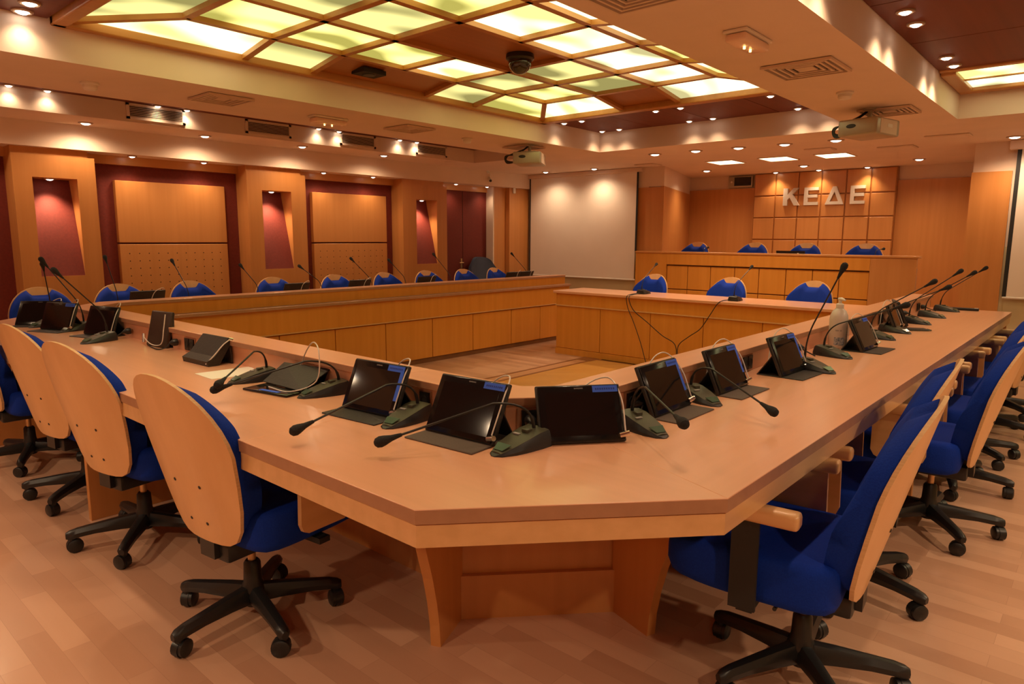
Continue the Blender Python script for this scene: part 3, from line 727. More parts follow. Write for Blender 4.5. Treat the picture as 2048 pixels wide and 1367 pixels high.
# low boards under the near desks
MB().prism([(1.622, 1.676), (2.043, 1.283), (2.052, 1.294), (1.632, 1.687)], 0.0, 0.70).build('back_board', M['beech_v'], tn)
MB().prism([(1.607, 1.660), (2.028, 1.267), (2.043, 1.283), (1.622, 1.676)], 0.0, 0.165).build('lower_board', M['beech_v'], tn)
MB().box(1.745, 1.758, 1.95, 5.3, 0.0, 0.17).build('lower_board', M['beech_v'], tl)
MB().box(2.0, 7.2, 1.412, 1.425, 0.0, 0.17).build('lower_board', M['beech_v'], tr)

# guest desk in the opening of the ring
gd = thing('guest_desk', 'straight wooden desk closing the ring, with two microphones and hanging cables', 'desk', (6.46, 0, 0))
MB().box(-0.03, 0.58, 1.72, 4.995, 0.722, 0.752, 0.005).build('worktop', M['top_y'], gd)
MB().box(0.0, 0.025, 1.74, 4.965, 0.585, 0.722).build('front_band', M['panel_v'], gd)
MB().box(-0.012, 0.03, 1.735, 4.97, 0.575, 0.587).build('bead', M['pale'], gd)
gx = [4.968, 4.343, 3.70, 3.092, 2.488, 1.745]
for a, b_ in zip(gx[1:], gx): MB().box(0.004, 0.026, a+0.003, b_-0.003, 0.075, 0.572, 0.003, 1).build('front_panel', M['panel_v'], gd)
MB().box(0.03, 0.05, 1.75, 4.95, 0.0, 0.60).build('modesty_board', M['beech_v'], gd)
MB().box(-0.006, 0.03, 1.74, 4.968, 0.0, 0.072).build('kick_board', M['panel_v'], gd)
for y in (4.93, 1.75): MB().box(0.05, 0.54, y, y+0.03, 0, 0.72).build('end_panel', M['beech_v'], gd)

# platform desk
pd = thing('platform_desk', 'high wooden panelled desk on the raised platform under the metal letters', 'desk', (8.2, 0, 0))
MB().box(-0.012, 0.14, 1.56, 4.955, 1.172, 1.195, 0.004).build('top_rail', M['beech_y'], pd)
MB().box(0.0, 0.03, 4.487, 4.95, 0.0, 1.172).build('side_board', M['panel_v'], pd)
MB().box(0.0, 0.03, 1.575, 2.02, 0.0, 1.172).build('side_board', M['beech_v'], pd)
MB().box(0.0, 0.03, 2.022, 4.485, 1.028, 1.172).build('upper_band', M['panel_v'], pd)
px_ = [4.484, 4.184, 3.868, 3.552, 3.246, 2.924, 2.623, 2.332, 2.023]
for a, b_ in zip(px_[1:], px_):
    MB().box(0.022, 0.04, a+0.004, b_-0.004, 0.712, 1.012, 0.003, 1).build('front_panel', M['panel_v'], pd)
    MB().box(0.022, 0.04, a+0.004, b_-0.004, 0.10, 0.70, 0.003, 1).build('front_panel', M['panel_v'], pd)
MB().box(0.04, 0.06, 1.58, 4.94, 0.0, 1.17).build('backing_board', M['dark_under'], pd)
MB().prism([(0.06, 1.60), (0.06, 4.95), (0.62, 4.95), (0.62, 1.80)], 1.06, 1.10).build('worktop', M['top_y'], pd)
for y in (4.92, 1.60): MB().box(0.06, 0.20, y, y+0.03, 0.37, 1.06).build('end_panel', M['beech_v'], pd)

# ------------------------------------------------------------------ chairs
def chair_shell_x(z, y): return -0.155-0.155*((z-0.36)/0.59)+0.045*(y/0.24)**2
def arch(y, W=0.24, zc=0.70, top=0.95): return zc+(top-zc)*max(0.0, 1-(abs(y)/W)**2.1)**0.5
def foot(y, W=0.24, zc=0.70, bot=0.36): return bot+(zc-bot)*(abs(y)/W)**6.0
YS = [0.24*math.sin(a*PI/2/9) for a in range(-9, 10)]
def make_chair(label, group, plate=False):
    t = thing('office_chair', label, 'chair', (0, 0, 0), 0, group)
    # plywood back shell
    NR = 14
    front, back = [], []
    for i in range(NR+1):
        fr_, bk = [], []
        for y in YS:
            z0, z1 = foot(y), arch(y)
            if z1-z0 < 0.012: z0, z1 = z0-0.004, z1+0.004
            z = z0+(z1-z0)*i/NR; x = chair_shell_x(z, y)
            fr_.append((x, y, z)); bk.append((x-0.012, y, z))
        front.append(fr_); back.append(bk)
    sh = MB().grid(front, back).build('back_shell', [M['ply'], M['plyedge']], t, True, ang=50)
    for p in sh.data.polygons:
        if abs(p.normal.x) < 0.5: p.material_index = 1
    for (y, z) in ((-0.07, 0.575), (0.07, 0.575), (-0.045, 0.435), (0.045, 0.435)):
        x = chair_shell_x(z, y)-0.012
        MB().lathe([(0.006, 0), (0.006, 0.0015), (0.003, 0.003), (0, 0.003)], 10, axis_matrix((x, y, z), (-1, 0, -0.25))).build('bolt', M['black'], sh, True)
    # upholstered pad: dips in the middle of its top so a crescent of wood shows
    front, back = [], []
    NR = 18
    YP = [0.231*math.sin(a*PI/2/20) for a in range(-20, 21)]
    for i in range(NR+1):
        fr_, bk = [], []
        s = i/NR
        for y in YP:
            z0, z1 = foot(y, 0.233, 0.70, 0.385), arch(y, 0.233, 0.70, 0.942)
            dip = 0.884+0.055*max(0.0, min(1.0, (abs(y)-0.05)/0.045))**1.5 if abs(y) < 0.095 else 9
            z1 = min(z1, dip)
            if z1-z0 < 0.01: z0, z1 = z0-0.004, z1+0.004
            z = z0+(z1-z0)*s; x = chair_shell_x(z, y)+0.001
            e = min(1.0, (0.233-abs(y))/0.022); e = max(0.0, e); v = min(1.0, min(s, 1-s)/0.07)
            th = (0.082-0.034*s)*math.sqrt(max(0, 1-(1-e)**2))*math.sqrt(max(0, 1-(1-v)**2))
            th -= 0.006*math.exp(-((abs(y)-0.085)/0.012)**2)*min(1, v)*e
            fr_.append((x+0.004+max(0, th), y, z)); bk.append((x, y, z))
        front.append(fr_); back.append(bk)
    MB().grid(front, back).build('back_cushion', M['blue'], t, True, ang=70)
    # seat cushion: rounded slab, nose turned down, underside rising to the front
    def seat_ring(ins, lev):
        out = []
        for k in range(48):
            a = 2*PI*k/48; c_, s_ = math.cos(a), math.sin(a)
            p = 7.0 if c_ < 0 else 5.0
            rr = (abs(c_)**p+abs(s_)**p)**(-1/p)
            x = 0.13+(0.255-ins)*rr*c_; y = (0.245-ins)*rr*s_
            nose = max(0, (x-0.12)/0.27); up = 0.015*nose**2; dn = -0.020*nose**2.5
            zt = 0.482+dn-0.012*math.exp(-((x-0.1)/0.14)**2)*(1-min(1, (y/0.24)**2)); zb = 0.335+up
            out.append((x, y, zb+(zt-zb)*lev))
        return out
    sb = MB(); b = sb.b
    R_ = [[b.verts.new(p) for p in seat_ring(*q)] for q in ((0.09, 0.0), (0.025, 0.0), (0.006, 0.09), (0.0, 0.25), (0.0, 0.6), (0.002, 0.84), (0.010, 0.95), (0.030, 0.995), (0.10, 1.0), (0.17, 1.0))]
    for A_, B_ in zip(R_, R_[1:]):
        for k in range(48): b.faces.new((A_[k], A_[(k+1) % 48], B_[(k+1) % 48], B_[k]))
    b.faces.new(R_[0][::-1]); b.faces.new(R_[-1])
    sb.build('seat', M['blue'], t, True, ang=60)
    m_ = MB().box(-0.145, 0.15, -0.085, 0.085, 0.285, 0.352, 0.012)
    m_.box(-0.165, -0.10, -0.04, 0.04, 0.30, 0.40)
    m_.build('seat_mechanism', M['black'], t, True)
    MB().tube([(0.04, 0.085, 0.315), (0.04, 0.20, 0.315)], 0.006, 8).build('lever', M['black'], t, True)
    MB().tube([(0, 0, 0.19), (0, 0, 0.285)], 0.014, 14).build('gas_column', M['brass'], t, True)
    MB().lathe([(0.0, 0.055), (0.028, 0.055), (0.040, 0.075), (0.043, 0.12), (0.032, 0.15), (0.029, 0.215), (0.022, 0.225), (0.0, 0.225)], 20).build('hub', M['black'], t, True)
    for k in range(5):
        a = D(72*k)
        R = Matrix.Rotation(a, 4, 'Z')
        lb = MB()
        P = []
        for (x, hw, z0, z1) in ((0.02, 0.029, 0.070, 0.135), (0.10, 0.027, 0.074, 0.128), (0.20, 0.024, 0.074, 0.116), (0.265, 0.022, 0.068, 0.108), (0.295, 0.020, 0.062, 0.100), (0.308, 0.012, 0.066, 0.092)):
            P.append([(x, -hw*0.75, z0), (x, -hw, (z0+z1)/2), (x, -hw*0.55, z1-0.003), (x, 0, z1), (x, hw*0.55, z1-0.003), (x, hw, (z0+z1)/2), (x, hw*0.75, z0)])
        b = lb.b
        V_ = [[b.verts.new(R @ Vector(p)) for p in row] for row in P]
        n = len(P[0])
        for i in range(len(P)-1):
            for j in range(n): b.faces.new((V_[i][j], V_[i][(j+1) % n], V_[i+1][(j+1) % n], V_[i+1][j]))
        b.faces.new(V_[0]); b.faces.new(V_[-1][::-1])
        lg = lb.build('leg', M['black'], t, True, ang=40)
        ca = a+D(60+50*math.sin(k*2.1))
        Rc = Matrix.Translation((0.285*math.cos(a), 0.285*math.sin(a), 0)) @ Matrix.Rotation(ca, 4, 'Z')
        cb = MB()
        for s in (-1, 1):
            cb.lathe([(0, -0.011), (0.022, -0.011), (0.030, -0.006), (0.030, 0.006), (0.022, 0.011), (0, 0.011)], 16, Rc @ axis_matrix((-0.008, s*0.014, 0.030), (0, 1, 0)))
        cb.lathe([(0.0325, -0.008), (0.0325, 0.008)], 16, Rc @ axis_matrix((-0.008, 0, 0.029), (0, 1, 0)))
        cb.lathe([(0.010, 0.03), (0.014, 0.055), (0.014, 0.078), (0, 0.08)], 10, Rc)
        cb.build('caster', M['black'], lg, True)
    for s in (-1, 1):
        br = MB().box(-0.03, 0.25, s*0.275-0.027, s*0.275+0.027, 0.598, 0.645, 0.013, 3).build('armrest', M['pale'], t, True)
        if plate and s == 1:
            MB().box(0.075, 0.150, s*0.275-0.006, s*0.275+0.006, 0.33, 0.60).build('arm_plate', M['blackm'], br)
        else:
            y0 = s*0.275
            pl = [(0.005, 0.60), (0.22, 0.60), (0.22, 0.42), (0.205, 0.395), (0.185, 0.385), (0.03, 0.385), (0.010, 0.395), (0.0, 0.42)]
            MB().extr([(x, y0-0.009, z) for x, z in pl], (0, 0.018, 0)).build('arm_board', M['pale'], br)
        MB().box(0.085, 0.13, min(s*0.08, s*0.268), max(s*0.08, s*0.268), 0.318, 0.338).build('arm_bracket', M['blackm'], br)
    return t
G_R = 'blue office chairs along the right desk'
def star(t, world):
    turn_base(t, D(world)-t.rotation_euler[2])
CH = make_chair('nearest blue office chair at the right, its wooden shell side-on to the viewer', G_R, True)
CH.location = (2.08, 0.62, 0); CH.rotation_euler = (0, 0, D(96)); star(CH, 8)
CB = make_chair('blue office chair at the right desk, tucked behind the nearest one', G_R)
CB.location = (2.80, 0.69, 0); CB.rotation_euler = (0, 0, D(97)); star(CB, 40)
for k, (x, y, a, l, st) in enumerate([(3.66, 0.56, 93, 'third blue chair of the right desk, wooden shell cut by the right edge', 0), (4.42, 0.60, 92, 'fourth blue office chair along the right desk', -22), (5.10, 0.62, 90, 'fifth blue office chair along the right desk', 12), (5.85, 0.60, 88, 'sixth blue office chair along the right desk', 40), (6.6, 0.60, 90, 'seventh and farthest blue office chair along the right desk', 5)]):
    star(dup(CB, (x, y, 0), D(a), l, G_R), st)
G_L = 'blue office chairs along the left near desk'
for x, y, a, l, st in [(1.125, 2.22, 7, 'nearest left office chair with its wooden back shell to the viewer', 44), (1.13, 3.20, 11, 'second chair of the left desk, middle of the three wooden backs', 16), (1.15, 4.0, 9, 'third chair of the left desk, wooden back cut by the left edge', 4), (1.10, 4.85, 0, 'fourth office chair of the left near desk, mostly hidden at the left edge', 30)]:
    star(dup(CB, (x, y, 0), D(a), l, G_L), st)
G_F = 'blue office chairs behind the far left desk'
for k, (x, l) in enumerate(zip([1.64, 2.25, 2.885, 3.71, 4.475, 5.19, 5.82, 6.50, 7.12], ['at the left corner beyond the open tablets', 'below the first wall column', 'before the first perforated panel', 'below the second niche', 'before the second perforated panel, left one', 'before the second perforated panel, right one', 'below the third niche', 'before the red door', 'in front of the grey blue armchair'])):
    dup(CB, (x, 6.28, 0), D(-90+(k % 3-1)*3), 'blue chair behind the far left desk, '+l, G_F)
G_G = 'blue office chairs at the guest desk'
for y, l in zip([4.145, 3.203, 2.327], ['left one behind a microphone', 'middle one behind a microphone', 'right one with no microphone']):
    dup(CB, (6.96, y, 0), D(180-7), 'blue chair at the guest desk, '+l, G_G)
G_P = 'blue office chairs on the platform'
for y, l in zip([4.455, 3.64, 2.98, 2.295], ['leftmost', 'second from left, under the K', 'third from left, behind a laptop', 'rightmost']):
    dup(CB, (8.66, y, 0.37), D(180-6), 'blue chair behind the platform desk, '+l, G_P)
# grey-blue armchair in the corner
ac = thing('armchair', 'grey blue high backed armchair in the corner beside the large screen', 'chair', (7.40, 6.82, 0), -PI/2)
MB().box(-0.22, 0.26, -0.25, 0.25, 0.36, 0.48, 0.04, 3).build('seat', M['greyblue'], ac, True)
P, Q = [], []
for i in range(9):
    z = 0.42+0.66*i/8; hw = 0.27*(1-max(0, (i-6)/2)**2*0.35)
    P.append([(-0.20-0.10*i/8+0.05*v*v, hw*v, z-(0.05*abs(v)**3 if i > 6 else 0)) for v in [-1+2*j/8 for j in range(9)]])
    Q.append([(p[0]-0.06, p[1], p[2]) for p in P[-1]])
MB().grid(P, Q).build('backrest', M['greyblue'], ac, True, ang=60)
for sx, sy in ((-0.2, -0.22), (-0.2, 0.22), (0.22, -0.22), (0.22, 0.22)): MB().tube([(sx, sy, 0), (sx, sy, 0.37)], 0.014, 10).build('leg', M['black'], ac, True)

# ------------------------------------------------------------------ microphones
_mic = {}
def microphone(tip, hd, head, label, z=0.75, group='gooseneck microphones on the desks'):
    """tip: front point of the wedge base, hd: direction the tip points, head: centre of the foam windscreen"""
    h = D(hd); dv = Vector((math.cos(h), math.sin(h), 0))
    org = Vector((tip[0], tip[1], z))-dv*0.10
    t = thing('gooseneck_microphone', label, 'microphone', org, h, group)
    if not _mic:
        secs = [(0.105, 0.007, 0.003), (0.092, 0.025, 0.009), (0.05, 0.043, 0.025), (0.0, 0.051, 0.040), (-0.05, 0.054, 0.053), (-0.088, 0.053, 0.057), (-0.098, 0.048, 0.048)]
        sb = MB(); b = sb.b; rows = []
        for x, hw, ht in secs:
            rows.append([b.verts.new((x, y, z_)) for y, z_ in ((-hw, 0), (-hw, ht*0.35), (-hw*0.80, ht*0.86), (hw*0.80, ht*0.86), (hw, ht*0.35), (hw, 0))])
        for r0, r1 in zip(rows, rows[1:]):
            for j in range(6): b.faces.new((r0[j], r0[(j+1) % 6], r1[(j+1) % 6], r1[j]))
        b.faces.new(rows[0]); b.faces.new(rows[-1][::-1])
        _mic['base'] = sb.build('base', M['micside'], t, True, ang=25).data
        P, Q = [], []
        for x, hw, ht in secs[1:-1]:
            hw2 = hw*0.80
            P.append([(x, y, ht*0.86+0.004-0.003*(y/hw2)**2) for y in (-hw2, -hw2*0.5, 0, hw2*0.5, hw2)])
            Q.append([(x, y, ht*0.86-0.002) for y in (-hw2, -hw2*0.5, 0, hw2*0.5, hw2)])
        _mic['top_cover'] = MB().grid(P, Q).build('top_cover', M['micbase'], t, True).data
        d_ = MB().extr([(0.084, -0.017, 0.0145), (0.056, -0.027, 0.0268), (0.056, 0.027, 0.0268), (0.084, 0.017, 0.0145)], (0.001, 0, 0.0018))
        _mic['display'] = d_.build('display', M['lcd'], t).data
        _mic['button'] = MB().box(-0.05, -0.025, -0.012, 0.012, 0.040, 0.054, 0.003).build('button', M['micbase'], t, True).data
        _mic['jack'] = MB().lathe([(0.007, 0), (0.007, 0.003), (0.004, 0.003), (0, 0.001)], 12, axis_matrix((-0.045, -0.0535, 0.014), (0, -1, 0.1))).build('jack', M['black'], t, True).data
        _mic['brand_mark'] = MB().box(-0.015, -0.005, -0.028, -0.004, 0.040, 0.0432).build('brand_mark', M['greytext'], t).data
    else:
        mm = {}
        for nm, me in _mic.items():
            o = bpy.data.objects.new(nm, me); COL.objects.link(o); o.parent = t
    # neck and head in the base's own axes
    R = Matrix.Rotation(-h, 3, 'Z')
    hl = R @ (Vector(head)-org)
    root = Vector((-0.068, 0, 0.048))
    low = hl.z < 0.13
    up = 0.085 if low else 0.10
    k1 = root+Vector((0, 0, up))
    bq = k1.lerp(hl, 0.28 if low else 0.22)
    if low: bq.z += 0.025
    pts = [root]
    for i in range(1, 11):
        s = i/10; pts.append(root*(1-s)**2+k1*2*s*(1-s)+bq*s*s)
    dirn = (hl-bq).normalized()
    neck_end = hl-dirn*0.045
    for i in range(1, 7): pts.append(bq.lerp(neck_end, i/6))
    MB().tube(pts, [0.0058]*3+[0.0036]*(len(pts)-3), 8).build('gooseneck', M['black'], t, True)
    MB().lathe([(0.0, -0.052), (0.0052, -0.05), (0.009, -0.02), (0.0145, 0.0), (0.0165, 0.012), (0.0135, 0.024), (0.006, 0.030), (0, 0.031)], 16, axis_matrix(hl-dirn*0.010, dirn)).build('windscreen', M['foam'], t, True)
    return t
ml = 'gooseneck microphone on the left near desk, '
microphone((1.30, 5.45), -154, (1.366, 5.294, 1.179), ml+'farthest one, rising behind the two open tablets')
microphone((1.377, 5.061), -154, (1.337, 5.194, 1.211), ml+'just beyond the small upright tablet')
microphone((1.294, 4.414), -158, (1.205, 4.46, 1.172), ml+'tall one next to the wall plug')
microphone((1.34, 2.762), 175, (1.157, 2.463, 0.823), ml+'bent low behind the paper sheet')
microphone((1.40, 2.319), 172, (1.15, 2.475, 0.803), ml+'bent low past the tablet lying flat')
microphone((1.354, 1.735), 190, (1.065, 1.788, 0.797), 'gooseneck microphone between the two upright tablets at the near left corner')
microphone((1.384, 1.28), 177, (1.16, 1.505, 0.798), 'foremost gooseneck microphone at the near corner of the desks')
mr = 'gooseneck microphone on the right desk, '
microphone((1.871, 1.007), -112, (1.65, 0.834, 0.876), mr+'nearest one, head lying over a grey cover')
microphone((2.371, 1.058), -116, (2.24, 0.81, 0.80), mr+'second nearest, head bent low')
microphone((3.321, 0.932), -112, (3.435, 0.956, 1.24), mr+'standing tall left of the bottle')
microphone((3.80, 0.99), -112, (3.835, 0.767, 1.045), mr+'just in front of the pump bottle')
for q, (tp, hdp, l) in enumerate([((4.699, 0.984), (4.78, 0.818, 1.117), 'right of the pump bottle and its tablet'), ((5.10, 0.98), (5.07, 0.786, 1.071), 'sixth from the near end'), ((5.75, 0.98), (5.866, 0.845, 1.143), 'third from the far end'), ((6.32, 0.98), (6.33, 0.821, 1.118), 'second from the far end'), ((6.95, 0.98), (7.0, 0.831, 1.132), 'farthest one beside the flat black device')]):
    microphone(tp, -112, hdp, mr+l)
for q, (x, hdp) in enumerate(zip([2.06, 2.63, 3.28, 3.97, 4.60, 5.07, 5.78, 7.22], [(2.055, 6.25, 1.19), (2.60, 6.28, 1.15), (3.22, 6.26, 1.094), (3.86, 6.28, 1.067), (4.51, 6.30, 1.130), (5.03, 6.30, 1.103), (5.72, 6.30, 1.161), (7.17, 6.30, 1.147)])):
    microphone((x, 6.22), 90, hdp, 'gooseneck microphone behind the far left desk, %s from the left' % ORD[q], group='gooseneck microphones behind the far left desk')
gm = [microphone((6.86, 3.95), 0, (7.03, 3.97, 1.073), 'gooseneck microphone on the guest desk, left one', 0.752), microphone((6.76, 2.84), 0, (6.92, 2.81, 1.084), 'gooseneck microphone on the guest desk, right one', 0.752)]
for q, (y, hdp) in enumerate([(4.1, (8.92, 4.25, 1.245)), (2.05, (8.72, 2.02, 1.26))]):
    microphone((8.66, y), 0, hdp, 'gooseneck microphone half hidden behind the platform desk, %s end' % ('left', 'right')[q], 1.10, 'gooseneck microphones on the platform')
# hanging cables of the guest desk microphones
tag(MB().tube(smooth_path([(6.665, 3.96, 0.765), (6.50, 3.97, 0.758), (6.42, 3.975, 0.735), (6.425, 3.96, 0.62), (6.42, 3.88, 0.47), (6.415, 3.78, 0.25), (6.40, 3.70, 0.05), (6.38, 3.66, 0.009)]), 0.0045, 6).build('microphone_cable', M['cable_b'], None, True), 'black cable hanging straight from the left guest microphone', 'cable', 'hanging microphone cables')
tag(MB().tube(smooth_path([(6.665, 3.945, 0.765), (6.50, 3.94, 0.758), (6.41, 3.94, 0.73), (6.41, 3.88, 0.60), (6.405, 3.70, 0.48), (6.40, 3.52, 0.36), (6.39, 3.36, 0.28), (6.38, 3.34, 0.12), (6.37, 3.40, 0.009)]), 0.0045, 6).build('microphone_cable', M['cable_b'], None, True), 'black cable looping from the left guest microphone towards the middle', 'cable', 'hanging microphone cables')
tag(MB().tube(smooth_path([(6.565, 2.87, 0.765), (6.46, 2.90, 0.758), (6.41, 2.93, 0.725), (6.41, 3.02, 0.58), (6.405, 3.10, 0.46), (6.40, 3.22, 0.37), (6.39, 3.32, 0.27), (6.37, 3.31, 0.12), (6.36, 3.30, 0.009)]), 0.0045, 6).build('microphone_cable', M['cable_b'], None, True), 'black cable draping from the right guest microphone', 'cable', 'hanging microphone cables')

# ------------------------------------------------------------------ tablets
def tablet(x, y, face, label, tilt=26, flap=True, sticker=1, cable=True, group='tablets on stands on the desks', strut=True, w_=0.262, h_=0.178, lining='felt', zoff=0.0, cside=1, case='case'):
    """screen looks along `face`; the lower edge of the screen stands at (x, y)"""
    t = thing('tablet', label, 'tablet', (x, y, 0.75), D(face), group)
    a = D(tilt); hw = w_/2
    up = Vector((-math.sin(a), 0, math.cos(a))); nr = Vector((math.cos(a), 0, math.sin(a)))
    R = Matrix(((nr.x, 0, up.x, 0.0), (0, 1, 0, 0), (nr.z, 0, up.z, 0.006), (0, 0, 0, 1)))
    MB().box(-0.014, 0.0, -hw-0.006, hw+0.006, 0.0, h_+0.008, 0.004, 2, R).build('case_back', M[case], t, True)
    b_ = MB().box(0.0, 0.006, -hw, hw, 0.003, h_+0.003, 0.0025, 2, R).build('tablet_body', M['bezel'], t, True)
    MB().box(0.006, 0.0066, -hw+0.020, hw-0.020, 0.020, h_-0.018, 0, 1, R).build('screen', M['screen'], b_)
    Rt = R @ Matrix.Translation((0.0062, 0.0, h_-0.006)) @ Matrix(((0, 0, 1, 0), (1, 0, 0, 0), (0, 1, 0, 0), (0, 0, 0, 1)))
    text_mesh('brand_mark', 'SAMSUNG', 0.0062, M['greytext'], b_, Rt, 0.0002)
    if sticker:
        # viewed from the front, +Y is the viewer's right
        s = MB().box(0.0067, 0.0070, hw-0.085, hw-0.004, h_-0.020, h_+0.001, 0, 1, R)
        if sticker == 2: s.box(0.0067, 0.0070, hw-0.020, hw-0.004, h_*0.32, h_-0.02, 0, 1, R)
        s = s.build('sticker', M['sticker'], t)
        k = MB()
        for q in range(9): k.box(0.0071, 0.0073, hw-0.076+q*0.0072, hw-0.0715+q*0.0072, h_-0.0125, h_-0.0065, 0, 1, R)
        k.build('sticker_print', M['ink'], s)
    zt = 0.004
    if flap: MB().box(-0.12, 0.092, -hw-0.004, hw+0.004, 0.0, 0.005, 0.002, 1).build('case_cover', M[lining], t)
    if strut:
        q = R @ Vector((-0.014, 0, h_*0.58)); f0 = Vector((-0.118 if flap else q.x-0.05, 0, 0.005))
        dv = (q-f0); n = Vector((dv.z, 0, -dv.x)).normalized()*0.004
        MB().extr([f0+Vector((0, -hw, 0)), f0+Vector((0, hw, 0)), q+Vector((0, hw, 0)), q+Vector((0, -hw, 0))], n).build('case_strut', M[case], t)
    if cable:
        s = cside
        p0 = R @ Vector((0.012, s*(hw+0.002), 0.028)); p1 = R @ Vector((0.01, s*(hw+0.004), h_*0.75)); p2 = R @ Vector((-0.02, s*(hw-0.02), h_+0.035)); p3 = R @ Vector((-0.05, s*(hw-0.10), h_+0.01)); p4 = Vector((-0.12, s*(hw-0.15), 0.03))
        c = MB().tube(smooth_path([p0, p1, p2, p3, p4]), 0.0024, 6).build('security_cable', M['cable_w'], t, True)
        MB().tube([R @ Vector((0.004, s*(hw-0.014), 0.016)), R @ Vector((0.014, s*(hw+0.014), 0.020))], 0.0085, 12).build('lock', M['chrome'], c, True)
    return t
tablet(1.43, 1.93, 185, 'tablet with blue L shaped sticker facing the nearest left chair', 24, sticker=2, lining='case')
tablet(1.43, 1.478, 184, 'large centre left tablet on grey cover at the near desk corner', 27, w_=0.268, h_=0.185)
tablet(1.65, 1.155, 231, 'tablet at the chamfered corner leaning on a black case without front cover', 30, flap=False, strut=True, w_=0.258, h_=0.175)
tablet(2.18, 1.14, -90, 'nearest tablet on the right desk, on grey cover, reflecting blue', 24, sticker=2)
tablet(2.665, 1.125, -91, 'second tablet on the right desk, on grey cover beside a socket', 24, sticker=2)
tablet(3.20, 1.07, -93, 'third tablet on the right desk on a black cover left of the tall microphone', 24, sticker=2, lining='case')
tablet(4.20, 0.995, -92, 'tablet right behind the pump bottle on the right desk', 26, lining='case')
tablet(5.25, 1.075, -85, 'small looking tablet on the right desk beyond the bottle', 22, flap=False, sticker=0)
tablet(5.62, 1.12, -70, 'dark tablet half hidden by microphones, farthest on the right desk', 22, flap=False, sticker=0, cable=False)
tablet(1.47, 4.71, 196, 'small upright tablet on the left desk before the first wall socket', 20, sticker=0, lining='case')
tablet(1.37, 5.17, 203, 'black tablet facing the viewer near the left end of the left desk', 20, sticker=1, lining='case')
tablet(1.36, 5.56, 228, 'open tablet case at the far left end of the left desk, seen edge on', 32, sticker=0, lining='case')
for q, (a, b_) in enumerate([(2.125, 2.389), (3.495, 3.766), (4.238, 4.505), (5.17, 5.44), (6.69, 6.95), (6.96, 7.22)]):
    tablet((a+b_)/2, 6.03, 90, 'black tablet back showing over the far left desk, %s from the left' % ORD[q], 24, sticker=0, group='tablets behind the far left desk', cside=-1, h_=0.176)
# closed cases
t = thing('tablet_case', 'dark brown tablet case standing upright with a cable loop on the left desk', 'tablet case', (1.545, 4.0, 0.75), D(188))
a = D(14); R = Matrix(((math.cos(a), 0, -math.sin(a), 0), (0, 1, 0, 0), (math.sin(a), 0, math.cos(a), 0.002), (0, 0, 0, 1)))
MB().box(-0.012, 0.012, -0.10, 0.10, 0.0, 0.20, 0.008, 3, R).build('front_cover', M['brown_case'], t, True)
MB().extr([(-0.052, -0.10, 0.196), (-0.042, -0.10, 0.196), (-0.030, -0.10, 0.0), (-0.040, -0.10, 0.0)], (0, 0.20, 0)).build('back_cover', M['case'], t)
c = MB().tube(smooth_path([(0.0, 0.10, 0.19), (0.015, 0.10, 0.11), (0.025, 0.085, 0.03), (0.04, 0.02, 0.02), (0.02, -0.09, 0.045), (-0.02, -0.17, 0.06)]), 0.0028, 6).build('security_cable', M['cable_w'], t, True)
MB().tube([(-0.02, -0.17, 0.06), (-0.01, -0.155, 0.012)], 0.009, 10).build('lock', M['chrome'], c, True)
t = thing('tablet_case', 'black tablet case folded into a low tent beside the paper', 'tablet case', (1.55, 3.33, 0.75), D(182))
P = [(0.095, 0.0), (0.10, 0.025), (0.060, 0.045), (-0.012, 0.128), (-0.024, 0.127), (-0.028, 0.108), (0.04, 0.0)]
MB().extr([(x, -0.125, z) for x, z in P], (0, 0.25, 0)).build('cover', M['case'], t)
MB().extr([(-0.016, -0.12, 0.12), (-0.024, -0.12, 0.12), (-0.034, -0.12, 0.0), (-0.026, -0.12, 0.0)], (0, 0.24, 0)).build('strut', M['case'], t)
c = MB().tube(smooth_path([(-0.022, 0.128, 0.122), (0.02, 0.135, 0.10), (0.065, 0.132, 0.055), (0.10, 0.11, 0.012)]), 0.0028, 6).build('security_cable', M['cable_w'], t, True)
MB().tube([(-0.030, 0.135, 0.118), (-0.012, 0.128, 0.124)], 0.009, 10).build('lock', M['chrome'], c, True)
t = thing('tablet', 'tablet lying flat on the left desk under its half raised cover', 'tablet', (1.46, 2.50, 0.75), D(190))
MB().box(-0.09, 0.115, -0.135, 0.125, 0.0, 0.010, 0.004, 2).build('tablet_body', M['bezel'], t, True)
MB().box(-0.075, 0.10, -0.12, 0.11, 0.010, 0.0106).build('screen', M['screen'], t)
MB().box(0.085, 0.105, -0.05, 0.06, 0.0107, 0.011).build('sticker', M['sticker'], t)
MB().extr([(0.045, 0.13, 0.012), (-0.115, 0.13, 0.075), (-0.115, -0.15, 0.075), (0.0, -0.15, 0.012)], (0.001, 0, 0.004)).build('case_cover', M['case'], t)
MB().extr([(-0.115, 0.13, 0.075), (-0.115, -0.15, 0.075), (-0.124, -0.15, 0.0), (-0.124, 0.13, 0.0)], (0.004, 0, 0.001)).build('case_strut', M['case'], t)
MB().tube(smooth_path([(0.07, -0.03, 0.018), (0.075, 0.10, 0.015), (0.03, 0.20, 0.06), (0.02, 0.21, 0.17), (-0.03, 0.13, 0.20), (-0.09, 0.02, 0.15), (-0.12, -0.06, 0.06)]), 0.0026, 6).build('security_cable', M['cable_w'], t, True)
tag(MB().prism([(1.345, 3.09), (1.338, 2.91), (1.555, 2.88), (1.60, 3.07)], 0.75, 0.7512).build('paper_sheet', M['paper']), 'white paper sheet lying on the left desk', 'paper')
